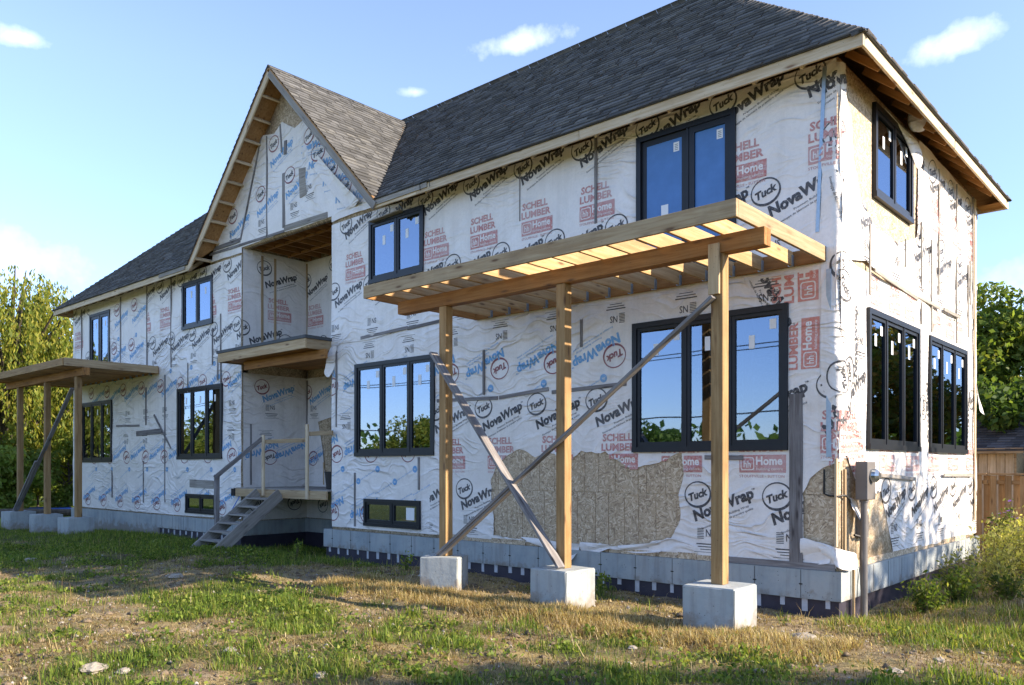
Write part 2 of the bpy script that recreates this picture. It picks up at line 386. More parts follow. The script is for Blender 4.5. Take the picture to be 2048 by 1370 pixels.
# ---- lettering: meshes cut from Blender's own letter curves
_txt = {}
def glyph(s, width=None, height=None, bold=0.0, shear=0.0, mx=.07):
    """triangles of a text, its lower left at 0,0; scaled to a width or a cap height"""
    key = (s, width, height, bold, shear)
    if key in _txt: return _txt[key]
    cu = bpy.data.curves.new('t', 'FONT'); cu.body = s; cu.size = 1; cu.offset = bold; cu.shear = shear; cu.resolution_u = 2
    o = bpy.data.objects.new('t', cu); COL.objects.link(o)
    me = bpy.data.meshes.new_from_object(o.evaluated_get(bpy.context.evaluated_depsgraph_get()))
    bpy.data.objects.remove(o); bpy.data.curves.remove(cu)
    bm = bmesh.new(); bm.from_mesh(me); bpy.data.meshes.remove(me)
    xs = [v.co.x for v in bm.verts]; ys = [v.co.y for v in bm.verts]
    sc = width / (max(xs) - min(xs)) if width else 1; sy = height / (max(ys) - min(ys)) if height else sc
    if not width: sc = sy
    x0, y0 = min(xs), min(ys)
    for v in bm.verts: v.co = ((v.co.x - x0) * sc, (v.co.y - y0) * sy, 0)
    bmesh.ops.triangulate(bm, faces=bm.faces)
    for _ in range(2):
        e = [q for q in bm.edges if q.calc_length() > mx]
        if not e: break
        bmesh.ops.subdivide_edges(bm, edges=e, cuts=1); bmesh.ops.triangulate(bm, faces=[f for f in bm.faces if len(f.verts) > 3])
    bm.verts.ensure_lookup_table(); bm.verts.index_update()
    r = (np.array([(v.co.x, v.co.y) for v in bm.verts]), np.array([[v.index for v in f.verts] for f in bm.faces])); bm.free()
    _txt[key] = r; return r
def strip(outer, inner):
    n = len(outer); V = np.array(list(outer) + list(inner)); F = []
    for i in range(n):
        j = (i + 1) % n; F += [(i, j, n + j), (i, n + j, n + i)]
    return V, np.array(F)
def ell(rx, ry, cx=0, cy=0, rot=0, n=28):
    return [(cx + rx * math.cos(t) * math.cos(rot) - ry * math.sin(t) * math.sin(rot), cy + rx * math.cos(t) * math.sin(rot) + ry * math.sin(t) * math.cos(rot)) for t in [2 * math.pi * i / n for i in range(n)]]
def patch(w_, h_, x=0, y=0, st=.07):
    nx, ny = max(1, int(w_ / st)), max(1, int(h_ / st)); V = [(x + w_ * i / nx, y + h_ * j / ny) for j in range(ny + 1) for i in range(nx + 1)]; F = []
    for j in range(ny):
        for i in range(nx):
            a = j * (nx + 1) + i; F += [(a, a + 1, a + nx + 2), (a, a + nx + 2, a + nx + 1)]
    return np.array(V), np.array(F)
class Ink:
    """collects flat print; each piece: 2D triangles placed by offset, angle"""
    def __init__(s, fr, allow, holes): s.fr = fr; s.allow = allow; s.holes = holes; s.V = []; s.F = []; s.M = []; s.n = 0
    def put(s, tri, c, x, z, ang=0.0, flip=False, off=.0035, sc=1.0, zoff=0.0):
        V, F = tri; V = V * sc; ca, sa = math.cos(ang), math.sin(ang)
        P = np.stack([x + V[:, 0] * ca - V[:, 1] * sa, z + V[:, 0] * sa + V[:, 1] * ca], 1)
        C = P[F].mean(1); k = np.zeros(len(C), bool)
        for a in s.allow: k |= inside(C, a)
        for h in s.holes: k &= ~inside(C, h)
        F = F[k]
        if not len(F): return
        s.V.append(np.concatenate([P, np.full((len(P), 1), off)], 1)); s.F.append(F + s.n); s.M += [c] * len(F); s.n += len(P)
    def tuck(s, x, z, rot=0.0, c='k', c2=None, ct=None):
        a = rot + R(8)
        s.put(strip(ell(.205, .185), ell(.185, .158, -.004, .008)), c, x, z, a)
        g = glyph('Tuck', width=.30, bold=.045, shear=.25)
        h = g[0][:, 1].max(); ta = rot + R(20)
        s.put(g, ct or c, x - .145 * math.cos(ta) + h / 2 * math.sin(ta), z - .145 * math.sin(ta) - h / 2 * math.cos(ta), ta)
    def nova(s, x, z, rot=0.0, c='k'):
        """x,z: lower left start of the word, rising 22 degrees"""
        a = rot + R(22)
        def q(t, dx, dz, rel=0.0): s.put(t, c, x + dx * math.cos(a) - dz * math.sin(a), z + dx * math.sin(a) + dz * math.cos(a), a)
        q(glyph('NovaWrap', width=.94, height=.205, bold=.048, shear=.1), 0, -.02)
        q(glyph('Premium Building Wrap', width=.52, height=.038, bold=.006), .30, -.062); q(glyph('Enveloppe de bâtiment de première qualité', width=.80, height=.038, bold=.004), .06, -.115)
        q(glyph('TM', width=.045, bold=.01), .93, .13)
    def schell(s, x, z, rot=0.0, c='r', big=1.0):
        """x,z: lower left of the whole block (town line at the foot)"""
        ca, sa = math.cos(rot), math.sin(rot)
        def q(t, dx, dz, cc=c, off=.0035): dx *= big; dz *= big; s.put(t, cc, x + dx * ca - dz * sa, z + dx * sa + dz * ca, rot, sc=big, off=off)
        q(glyph('SCHELL', width=.52, height=.115, bold=.036), .02, .50); q(glyph('LUMBER', width=.60, height=.115, bold=.036), 0, .355)
        q(patch(.64, .23), 0, .085)
        q(strip(rr(.19, .17, .03), rr(.165, .145, .025)), .115, .20, 'w', .0055); q(glyph('hh', width=.10, height=.09, bold=.018), .062, .152, 'w', .0055)
        q(glyph('Home', width=.36, height=.115, bold=.03), .235, .18, 'w', .0055); q(glyph('building centre', width=.36, height=.045, bold=.006), .24, .105, 'w', .0055)
        q(glyph('STOUFFVILLE - SUTTON', width=.62, height=.036, bold=.006), 0, .02)
    def code(s, x, z, rot=0.0, c='k'):
        ca, sa = math.cos(rot), math.sin(rot)
        def q(t, dx, dz): s.put(t, c, x + dx * ca - dz * sa, z + dx * sa + dz * ca, rot)
        for i in range(7): q(patch(.10, .010), -.16, .02 + i * .022)
        q(glyph('NS', width=.13, height=.10, bold=.01), -.03, .05)
        for i, (l, t) in enumerate(((.34, .016), (.30, .012), (.22, .010), (.40, .006))): q(patch(l, t), -l / 2, -.06 - i * .035)
    def dot(s, x, z, rot=0.0):
        s.put(patch_disc(.065), 'b', x, z); s.put(glyph('NS', width=.05, bold=.02), 'w', x - .025, z - .02, off=.0055)
        a = rot + R(24); s.put(glyph('Proud to be Canadian', width=.55, height=.03, bold=.004), 'b', x - .62 * math.cos(a), z - .62 * math.sin(a), a)
    def build(s, name, parent, dfun=disp, off=0.0):
        if not s.V: return
        V = np.concatenate(s.V); F = np.concatenate(s.F); D = (dfun(V[:, 0], V[:, 1]) if dfun else 0) + V[:, 2] + off
        W = np.array([s.fr(u, z, d) for (u, z), d in zip(V[:, :2], D)])
        us, F = np.unique(F, return_inverse=True); F = F.reshape(-1, 3); W = W[us]
        o = quads_np(name, W, F, None, [INK[k] for k in 'krdbwo'], parent, tri=True)
        idx = np.array(['krdbwo'.index(c) for c in s.M], np.int32)
        tag(o, kind='stuff')
        if len(idx) == len(o.data.polygons): o.data.polygons.foreach_set('material_index', idx)
        return o
def rr(w_, h_, r):
    o = []
    for cx, cy, a0 in ((w_ / 2 - r, h_ / 2 - r, 0), (-w_ / 2 + r, h_ / 2 - r, 90), (-w_ / 2 + r, -h_ / 2 + r, 180), (w_ / 2 - r, -h_ / 2 + r, 270)):
        for k in range(4): t = R(a0 + k * 30); o.append((cx + r * math.cos(t), cy + r * math.sin(t)))
    return o
def patch_disc(r, n=16):
    V = [(0, 0)] + [(r * math.cos(2 * math.pi * i / n), r * math.sin(2 * math.pi * i / n)) for i in range(n)]
    return np.array(V), np.array([(0, 1 + i, 1 + (i + 1) % n) for i in range(n)])

# ------------------------------------------------------------------ ground
def vnoise(x, y, sc, seed=0):
    x = np.asarray(x) * sc + seed * 17.3; y = np.asarray(y) * sc + seed * 9.1
    xi = np.floor(x).astype(np.int64); yi = np.floor(y).astype(np.int64); fx = x - xi; fy = y - yi
    fx = fx * fx * (3 - 2 * fx); fy = fy * fy * (3 - 2 * fy)
    def h(a, b):
        n = (a * 374761393 + b * 668265263 + seed * 1442695) & 0xffffffff; n = ((n ^ (n >> 13)) * 1274126177) & 0xffffffff
        return ((n ^ (n >> 16)) & 0xffff) / 65535.
    return (h(xi, yi) * (1 - fx) + h(xi + 1, yi) * fx) * (1 - fy) + (h(xi, yi + 1) * (1 - fx) + h(xi + 1, yi + 1) * fx) * fy
def sm(a, b, t): t = np.clip((t - a) / (b - a), 0, 1); return t * t * (3 - 2 * t)
def gh(x, y):
    x = np.asarray(x, float); y = np.asarray(y, float)
    base = -.45 - .12 * sm(-1.4, -.1, y) - .05 * sm(-16, -22, x)
    base = base - .12 * sm(-1.2, -.2, y) * sm(-15, -13.5, x) * sm(-8.5, -10.4, x)
    n = (vnoise(x, y, .35, 1) - .5) * .10 + (vnoise(x, y, 1.1, 2) - .5) * .09 + (vnoise(x, y, 3.3, 3) - .5) * .075
    n = n + (vnoise(x, y, 9.0, 4) - .5) * .02
    far = sm(14, 40, np.hypot(x - 3.6, y + 10))
    return base + n * (1 - .7 * far)
def green(x, y):
    """0 bare earth or straw .. 1 lush grass"""
    g = .45 * vnoise(x, y, .55, 5) + .35 * vnoise(x, y, 1.7, 6) + .25 * vnoise(x, y, 4.5, 7)
    g = g + .16 * sm(-.2, 1.2, x) - .01 + .25 * sm(-8, -15, x) + .15 * sm(-4.0, -1.5, y) * sm(-6, -12, x) - .22 * sm(-3.4, -2.4, y) * sm(-8, -6, x)
    return g
def lines(breaks):
    o = []
    for (a, b, s) in breaks: o += list(np.arange(a, b, s))
    return np.array(o + [breaks[-1][1]])
gx = lines([(-900, -200, 70), (-200, -60, 14), (-60, -26, 1.2), (-26, -12, .16), (-12, 8, .09), (8, 24, .8), (24, 100, 8), (100, 900, 80)])
gy = lines([(-900, -150, 75), (-150, -40, 11), (-40, -11, 1.2), (-11, .6, .09), (.6, 16, .4), (16, 60, 2.5), (60, 200, 14), (200, 900, 70)])
GX, GY = np.meshgrid(gx, gy); GZ = gh(GX, GY); V = np.stack([GX.ravel(), GY.ravel(), GZ.ravel()], 1)
nx, ny = len(gx), len(gy); I = np.arange(nx * ny).reshape(ny, nx)
F = np.stack([I[:-1, :-1].ravel(), I[:-1, 1:].ravel(), I[1:, 1:].ravel(), I[1:, :-1].ravel()], 1)
g = green(GX.ravel(), GY.ravel()); pathm = sm(-29, -31, GX.ravel()) * sm(-44, -40, GX.ravel()) * sm(-6, -4.5, GY.ravel()) * sm(2.5, 1.0, GY.ravel())
gc = np.stack([g, pathm, np.hypot(GX.ravel() - 3.6, GY.ravel() + 10) / 60], 1)
def f_ground(N, b, o):
    at = N.add('SeparateColor', ins={0: N.add('VertexColor', layer_name='tone').outputs[0]})
    v = N.add('TexCoord').outputs['Object']
    n1 = N.noise(v, 7, 8, .7); n2 = N.noise(v, 45, 5, .7); n3 = N.noise(N.mapping(v, (1, 1, 1), (0, 0, .6)), 2.0, 6, .6)
    soil = N.ramp(n1, [(.3, (.075, .052, .032)), (.48, (.22, .165, .105)), (.64, (.42, .34, .24)), (.75, (.55, .47, .36))])
    straw = N.ramp(n2, [(.3, (.12, .085, .035)), (.5, (.33, .25, .115)), (.7, (.46, .37, .20))])
    c = N.mix(N.ramp(n3, [(.40, 0), (.6, 1)]), soil, straw)
    gr = N.ramp(N.noise(v, 30, 5, .7), [(.3, (.018, .030, .008)), (.55, (.055, .085, .018)), (.75, (.12, .15, .035))])
    gf = N.math('ADD', at.outputs[0], N.math('MULTIPLY', N.math('SUBTRACT', n1, .5), .7))
    c = N.mix(N.ramp(gf, [(.42, 0), (.66, .85)]), c, gr)
    far = N.ramp(at.outputs[2], [(.35, 0), (.6, 1)])
    c = N.mix(far, c, N.mix(N.noise(v, 2.0, 6, .7), (.09, .12, .025), (.21, .23, .065)))
    c = N.mix(at.outputs[1], c, N.mix(n1, (.30, .25, .18), (.5, .43, .33)))
    setb(N, b, col=c, rough=.95, spec=.1, nrm=bump(N, N.math('ADD', n1, N.math('MULTIPLY', n2, .5)), .05, .9))
GROUND = mat('rough_ground', f_ground)
ground = quads_np('ground', V, F, gc, GROUND); tag(ground, kind='structure'); ground.data.polygons.foreach_set('use_smooth', np.ones(len(F), bool))

# ------------------------------------------------------------------ the house
H = empty('house', (-12, 3.5, -.5), 'unfinished two storey house sheathed in printed white house wrap', 'house')
XL, XR, YB = -24.0, 0.0, 7.02
OV = .45                                      # eave overhang
EZ, PITCH = 6.10, .94                         # underside of the eave, rise over run
RIDGE = EZ + .16 + (3.51 + OV) * PITCH
# windows: name, frame, u0,u1,z0,z1, pane edges, kind
WIN = []
def hole(fr): return [rect(a + .05, b - .05, c + .05, d - .05) for (f, a, b, c, d) in WIN if f is fr]
WINS = [(FRONT, -2.94, -.61, 1.49, 3.36, (-2.07, -1.40), 'w'), (FRONT, -9.48, -7.16, 1.49, 3.32, (-8.65, -7.85), 'w'), (FRONT, -9.03, -7.45, 4.85, 6.07, (-8.22,), 'w'),
        (FRONT, -2.87, -1.32, 3.90, 6.04, (-2.04,), 's'), (FRONT, -16.97, -14.67, 1.48, 3.31, (-16.2, -15.45), 'w'), (FRONT, -16.70, -15.13, 4.81, 6.01, (-15.92,), 'w'),
        (FRONT, -22.65, -21.18, 3.95, 5.94, (-21.92,), 's2'), (FRONT, -23.27, -21.04, 1.43, 3.27, (-22.53, -21.78), 'w'),
        (FRONT, -9.19, -7.55, .13, .66, (-8.35,), 'b'), (FRONT, -16.51, -14.98, .11, .60, (-15.75,), 'b'),
        (SIDE, .99, 3.29, 1.51, 3.37, (1.74, 2.52), 'w'), (SIDE, 3.83, 6.20, 1.51, 3.35, (4.6, 5.4), 'w'), (SIDE, 1.24, 2.93, 4.88, 6.14, (2.1,), 'w'),
        (RBACK, -12.72, -10.6, .82, 2.95, (-11.6,), 'w'), (RBACK, -12.60, -10.6, 3.95, 6.0, (-11.6,), 'w')]
for w_ in WINS: WIN.append((w_[0], *w_[1:5]))

def window(fr, u0, u1, z0, z1, cuts, kind):
    m = MB(); fw = .075 if kind != 'b' else .06; D = .055
    m.fbox(fr, u0, u1, z1 - fw, z1, -.05, D); m.fbox(fr, u0, u1, z0, z0 + fw, -.05, D + .01)
    m.fbox(fr, u0, u0 + fw, z0 + fw, z1 - fw, -.05, D); m.fbox(fr, u1 - fw, u1, z0 + fw, z1 - fw, -.05, D)
    wdw = m.build('window', FRAME, H)
    ed = [u0 + fw] + list(cuts) + [u1 - fw]
    for i in range(len(ed) - 1):
        a, b = ed[i], ed[i + 1]; mm = MB(); s = .05; g0, g1 = z0 + fw, z1 - fw
        if i: mm.fbox(fr, a - .018, a + .018, g0, g1, -.04, .045)
        a += .018 if i else 0; b -= .018 if i < len(ed) - 2 else 0
        dd = .035 if not (kind == 's' and i == 0) else .015
        if kind in ('s', 's2'): s = .085
        mm.fbox(fr, a, b, g1 - s, g1, -.03, dd); mm.fbox(fr, a, b, g0, g0 + s + .02, -.03, dd)
        mm.fbox(fr, a, a + s, g0 + s + .02, g1 - s, -.03, dd); mm.fbox(fr, b - s, b, g0 + s + .02, g1 - s, -.03, dd)
        mm.build('sash', FRAME, wdw)
        p = MB(); p.fbox(fr, a + s, b - s, g0 + s + .02, g1 - s, .006, .012); p.build('pane', BLUEFILM if kind == 's' else GLASS, wdw)
        # maker's stickers still on the glass
        if kind in ('w', 's', 's2'):
            st = MB(); r_ = random.Random(int(abs(u0 * 100)) + i); W_ = b - a - 2 * s
            if fr is FRONT and u1 > -10 or kind == 's' or fr is SIDE:
                x = a + s + W_ * r_.uniform(.30, .42); z = g1 - s - r_.uniform(.16, .24); hh = r_.uniform(.16, .2)
                if kind != 's': st.fbox(fr, x, x + .08, z - hh, z, .013, .0145)
                x = b - s - .13; z = g1 - s - .05; st.fbox(fr, x, x + .09, z - .13, z, .013, .0145); 
                if kind == 's':
                    for k in range(4): st.fbox(fr, x + .02, x + .07, z - .11 + k * .024, z - .10 + k * .024, .0145, .0155, 1)
                    st.v = [q for q in st.v]
                    if i == 0: st.fbox(fr, a + s + W_ * .42, a + s + W_ * .62, z - 1.0, z - .84, .013, .0145)
            elif fr is FRONT:
                x = a + s + W_ * .5; z = g1 - s - .12; st.fbox(fr, x, x + .07, z - .17, z, .013, .0145)
            nb = len(st.v) // 8; cuts_ = [0, 5] if (kind == 's' and nb > 5) else ([0] if kind == 's' else list(range(nb)))
            for q0, q1 in zip(cuts_, cuts_[1:] + [nb]):
                o1 = MB()
                for b_ in range(q0, q1): o1.quadbox(st.v[b_ * 8:b_ * 8 + 8], st.m[b_ * 6])
                if o1.v: o1.build('sticker', [STICK, STICKD], wdw)
    if kind == 'b':
        st = MB(); st.fbox(fr, u1 - fw - .35, u1 - fw - .12, z0 + .16, z1 - .14, .013, .0145); st.build('sticker', [STICK], wdw) if u1 > -9 else None
    return wdw
for w_ in WINS: window(*w_)

# sheathing (strand board walls, 0.15 m thick inwards)
def sheath(outer, holes, fr, name='wall'):
    o = grid_sheet(name, outer, holes, fr, OSB, H, step=.9, dfun=None)
    md = o.modifiers.new('thick', 'SOLIDIFY'); md.thickness = .15; md.offset = -1; return o
GB = [(-15.41, 6.2), (-11.88, 9.85), (-8.35, 6.2)]       # gable triangle under the rakes
sheath(rect(-10.27, XR, .0, 6.28), hole(FRONT), FRONT)
sheath(rect(XL, -13.8, .0, 6.28), hole(FRONT), FRONT)
gab = [(-13.8, 6.283), (-13.8, 6.42), (-10.27, 6.42), (-10.27, 6.283), (-8.42, 6.283), (-11.88, 9.82), (-15.34, 6.283)]
sheath(gab, [], FRONT, 'gable_wall')
sheath(rect(.153, YB, .0, 6.28), hole(SIDE), SIDE)
sheath(rect(0.003, 1.78, .0, 6.7), [], RSIDE); sheath(rect(-13.79, -10.27, 0.0, 6.7), hole(RBACK), RBACK)
m = MB(); m.box(-10.27, -10.12, .16, 1.78, 0, 6.28); m.box(XL, XL + .15, .16, YB - .16, 0, 6.28); m.box(XL, XR, YB - .15, YB, 0, 6.28); m.build('wall', OSB, H)
m = MB()
for z in (.62, 3.75):
    m.box(XL + .16, -13.96, .16, YB - .16, z, z + .12); m.box(-13.96, -10.1, 1.95, YB - .16, z, z + .12); m.box(-10.1, -.16, .16, YB - .16, z, z + .12)
m.box(-13.96, -13.95, 1.95, YB - .16, .74, 6.3); m.build('inner_floor', INTER, H)
m = MB(); m.box(-6.0, -5.88, .16, YB - .16, .745, 3.74); m.box(-6.0, -5.88, .16, YB - .16, 3.875, 6.27); m.box(-19.0, -18.88, .16, YB - .16, .745, 3.74)
for x in np.arange(-23, -.4, .6): m.box(x, x + .04, YB - .20, YB - .155, .745, 3.74)
m.build('inner_partition', INTER, H)
# a stack of framing seen through the glass
for i, x in enumerate((-1.95, -1.78)): lumber('stud', (x, 1.0 + i * .3, .74), (x, 1.0 + i * .3, 3.74), .14, .04, W_AMBER, H)

# foundation
m = MB()
m.box(-10.50, .06, -.06, YB + .05, -.36, 0.0); m.box(XL - .06, -13.80, -.06, YB + .05, -.34, 0.0)
fo = m.build('foundation', CONC, H)
m = MB(); m.box(-13.80, -10.50, 1.72, YB, -.33, 0); m.build('foundation', CONC, H)
m = MB(); m.box(XL - .062, -18.0, -.062, .5, -.9, -.01); m.build('foundation', CONC, H)
m = MB(); m.box(-10.46, .02, -.02, YB, -1.1, -.36); m.box(-18.0, -13.84, -.02, YB, -1.1, -.34); m.box(-13.84, -10.46, 1.76, YB, -1.1, -.33); m.build('damp_proofing', MEMB, H)
for x in list(np.arange(-10.35, -.1, .31)) + list(np.arange(-17.8, -13.9, .31)):
    m = MB(); x += random.uniform(-.03, .03); h_ = random.uniform(.09, .17)
    m.box(x, x + random.uniform(.05, .075), -.028, -.02, -.36 - h_, -.36); m.build('form_tie_strip', STRIPW, H)
m = MB()
for x in np.arange(-10.2, -.1, .61):
    m.box(x, x + .006, -.0625, -.06, -.355, -.004)
    m.box(x - .02, x + .025, -.064, -.0625, -.19, -.175)
for x in np.arange(-17.8, -13.9, .61): m.box(x, x + .006, -.0625, -.06, -.335, -.004)
for y in np.arange(.5, 7, .61): m.box(.06, .0625, y, y + .006, -.355, -.004)
m.build('form_joint_line', DARK, H)
for (x0, x1) in ((-6.9, -5.75), (-5.75, -5.0), (-3.1, -2.55), (-2.5, -2.2), (-2.2, -1.9), (-1.9, -1.45), (-1.45, -.02)):
    m = MB(); m.box(x0 + .004, x1 - .004, -.03 - random.uniform(0, .01), .0, .004, .085 + random.uniform(-.01, .01)); m.build('sill_board', OSB if x0 < -1.5 else W_GREY, H)
for (y0, y1) in ((.02, .3), (.32, .5), (.5, 1.3), (1.3, 2.2), (2.2, 4.2), (4.2, 6.2)):
    m = MB(); m.box(0, .02, y0, y1 - .006, .004, .085); m.build('sill_board', OSB, H)

# ---- wrap sheets: outline, then print clipped to it
tear = [(-5.76, .72), (-5.79, 1.06), (-5.59, 1.40), (-5.30, 1.52), (-5.15, 1.56), (-4.95, 1.52), (-4.80, 1.43), (-4.60, 1.50), (-4.41, 1.48), (-4.2, 1.36), (-4.02, 1.43), (-3.87, 1.52), (-3.6, 1.49), (-3.41, 1.50), (-3.3, 1.42), (-2.96, 1.26), (-2.75, 1.30), (-2.50, 1.34), (-2.3, 1.44), (-2.14, 1.48),
        (-2.10, 1.17), (-2.19, .89), (-2.16, .54), (-2.30, .29), (-2.83, .15), (-3.1, .09), (-3.54, .13), (-4.2, .05), (-4.72, .08), (-5.2, .10), (-5.71, .13), (-5.72, .4)]
tear = ragged(tear, .07, .012)
t2 = ragged([(-.42, .95), (-.33, 1.14), (-.18, 1.27), (-.02, 1.33), (-.005, 1.33), (-.005, .28), (-.2, .33), (-.42, .40)], .08, .008)   # torn away by the corner
hF = hole(FRONT)
U0 = -.16
def bulge(*bs):
    def f(u, z):
        r = 0
        for (cu, cz, su, sz, a) in bs: r = r + a * np.exp(-((u - cu) / su) ** 2 - ((z - cz) / sz) ** 2)
        return r
    return f
seamU = [(-10.27, 3.80), (-9.05, 3.77), (-8.0, 3.86), (-6.8, 3.88), (-3.4, 3.72), (XR - .01, 3.72)]
seamL = [(-10.27, 2.42), (-9.5, 2.45), (-7.2, 2.44), (-6.73, 2.47), (-5.6, 2.44), (-4.5, 2.50), (-3.5, 2.46), (-2.9, 2.48), (XR - .01, 2.46)]
up = seamU + [(XR - .01, 6.26), (-8.45, 6.26), (-10.27, 6.26)]
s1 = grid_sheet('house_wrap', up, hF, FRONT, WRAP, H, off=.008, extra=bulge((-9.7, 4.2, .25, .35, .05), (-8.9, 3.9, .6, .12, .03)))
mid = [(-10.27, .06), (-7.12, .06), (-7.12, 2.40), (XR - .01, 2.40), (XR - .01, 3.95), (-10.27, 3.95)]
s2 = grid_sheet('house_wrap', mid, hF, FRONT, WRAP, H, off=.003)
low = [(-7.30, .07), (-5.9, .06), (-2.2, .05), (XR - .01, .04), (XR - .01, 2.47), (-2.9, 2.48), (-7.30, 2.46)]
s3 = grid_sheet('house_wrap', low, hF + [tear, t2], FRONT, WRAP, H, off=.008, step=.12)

P1 = Ink(FRONT, [up], hF); d1 = lambda u, z: disp(u, z) + .008 + bulge((-9.7, 4.2, .25, .35, .05), (-8.9, 3.9, .6, .12, .03))(u, z)
for k in range(9):
    x = -.33 - 1.181 * k
    if x > -10.4: P1.tuck(x, 6.165)
    P1.nova(x + .0, 5.84); P1.schell(x - .03, 4.95)
    x2 = -.91 - 1.16 * k
    P1.tuck(x2, 4.83 + .006 * k); P1.nova(x2 + .08, 4.45 + .006 * k); P1.code(x2 + .1, 4.03)
P1.build('printed_lettering', s1, d1)
P2 = Ink(FRONT, [mid], hF)
for k in range(9):
    x = -3.26 - 1.165 * (k - 2)
    P2.code(x + .02, 3.57, R(180)); P2.tuck(x, 2.93, R(180), 'd'); P2.nova(x + .06, 3.30, R(180), 'b'); P2.dot(x - .2, 2.61)
for k in range(4):
    x = -7.6 - 1.1 * k
    P2.code(x, 2.2, R(180)); P2.nova(x - .3, 1.98, R(180), 'b'); P2.tuck(x - .3, 1.55, R(180), 'd'); P2.dot(x - .1, 1.24); P2.dot(x + .42, 1.0); P2.nova(x - .1, .72, R(180), 'b'); P2.tuck(x - .42, .36, R(180), 'd')
# the offcut turned on end beside the corner
P2.schell(-.13, 2.50, R(90), 'o'); P2.schell(-.13, 3.35, R(90), 'o', 1.15); P2.nova(-1.1, 3.86, R(-85), 'k')
P2.build('printed_lettering', s2, lambda u, z: disp(u, z) + .003)
P3 = Ink(FRONT, [low], hF + [tear, t2])
for k in range(7):
    x = -3.59 - 1.18 * (k - 3)
    P3.tuck(x, 2.29); P3.nova(x + .03, 1.85); P3.schell(x + .10 if x < -3 else x - .05, 1.16 if x < -3.4 else 1.12)
    x2 = -.76 - 1.13 * k
    P3.tuck(x2, .90); P3.nova(x2 - .03, .50); P3.code(x2 + .15, .28)
P3.build('printed_lettering', s3, lambda u, z: disp(u, z) + .008)
# left-hand front: upper, blue middle and low sheets
rgt_ = -13.81
upL = [(XL, 3.9), (rgt_, 3.9), (rgt_, 6.26), (XL, 6.26)]; loL = [(XL, .05), (-17, .03), (rgt_, .06), (rgt_, 2.30), (-19, 2.26), (XL, 2.26)]; miL = [(XL, 2.24), (rgt_, 2.24), (rgt_, 3.97), (-18, 4.0), (XL, 3.95)]
dr = lambda u, z: .016 * np.maximum(0, np.sin(5.2 * z + 1.3 * np.sin(2.6 * u))) ** 2
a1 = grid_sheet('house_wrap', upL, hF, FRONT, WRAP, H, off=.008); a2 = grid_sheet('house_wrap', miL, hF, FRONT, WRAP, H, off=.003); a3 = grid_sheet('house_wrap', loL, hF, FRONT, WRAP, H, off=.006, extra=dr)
Q = Ink(FRONT, [[(-18.74, 3.9), (rgt_, 3.9), (rgt_, 6.26), (-18.74, 6.26)], [(XL, 3.9), (-22.7, 3.9), (-22.7, 6.26), (XL, 6.26)]], hF)
for k in range(9):
    x = -14.44 - 1.18 * k
    Q.tuck(x, 6.13); Q.nova(x + .05, 5.72); Q.schell(x + .02, 4.92)
    x2 = -14.0 - 1.1 * k
    Q.tuck(x2, 4.66); Q.nova(x2 + .05, 4.25); Q.code(x2 + .1, 4.02)
Q.build('printed_lettering', a1, lambda u, z: disp(u, z) + .008)
Q = Ink(FRONT, [rect(-22.7, -18.74, 3.97, 6.26)], hF)
for k in range(4):
    x = -21.5 + 1.15 * k
    Q.tuck(x + .8, 5.85, 0, 'd'); Q.nova(x + .7, 5.3, 0, 'b'); Q.tuck(x + .6, 4.75, 0, 'd'); Q.nova(x + .55, 4.3, 0, 'b'); Q.dot(x + .9, 5.0)
Q.build('printed_lettering', a1, lambda u, z: disp(u, z) + .009)
Q = Ink(FRONT, [miL], hF)
for k in range(9):
    x = -22.57 + 1.15 * k
    Q.tuck(x, 3.54 - .02 * k, 0, 'd'); Q.nova(x + .12, 3.12, 0, 'b'); Q.code(x + .3, 2.72); Q.dot(x + .6, 3.82)
Q.build('printed_lettering', a2, lambda u, z: disp(u, z) + .003)
Q = Ink(FRONT, [loL], hF)
for k in range(9):
    x = -22.4 + 1.16 * k
    Q.code(x, 2.10, R(180)); Q.nova(x - .02, 1.95, R(180), 'b'); Q.tuck(x + .05, 1.56, R(180), 'd'); Q.dot(x + .2, 1.22)
    Q.nova(x + .1, .74, R(180), 'b'); Q.tuck(x - .4, .30, R(180), 'd')
Q.build('printed_lettering', a3, lambda u, z: disp(u, z) + .006 + dr(u, z))
# gable sheet
gw = [(-15.2, 6.32), (-15.1, 6.62), (-13.65, 8.15), (-12.85, 8.80), (-12.4, 8.72), (-12.1, 8.90), (-11.6, 8.62), (-11.25, 8.72), (-10.2, 8.0), (-8.55, 6.36), (-10.27, 6.32), (-10.27, 6.44), (-13.8, 6.44), (-13.8, 6.32)]
gf_ = bulge((-10.9, 7.6, .25, .9, .07), (-10.2, 7.0, .4, .5, .05))
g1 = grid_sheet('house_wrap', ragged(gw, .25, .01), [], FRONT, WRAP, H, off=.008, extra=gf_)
Q = Ink(FRONT, [gw], [])
for (x, z) in ((-12.42, 8.50), (-14.2, 7.25), (-12.97, 7.50), (-11.79, 7.65)): Q.tuck(x, z, 0, 'd', ct='k'); Q.nova(x - .1, z - .55, 0, 'b')
for (x, z) in ((-11.05, 8.3), (-10.70, 7.85), (-10.25, 7.40), (-9.8, 6.95)): Q.tuck(x, z, 0, 'd', ct='k'); Q.nova(x - .3, z - .32, R(-25), 'b')
for (x, z) in ((-11.6, 6.85), (-12.9, 6.75), (-14.2, 6.75), (-11.0, 7.1)): Q.code(x, z)
Q.build('printed_lettering', g1, lambda u, z: disp(u, z) + .008 + gf_(u, z))
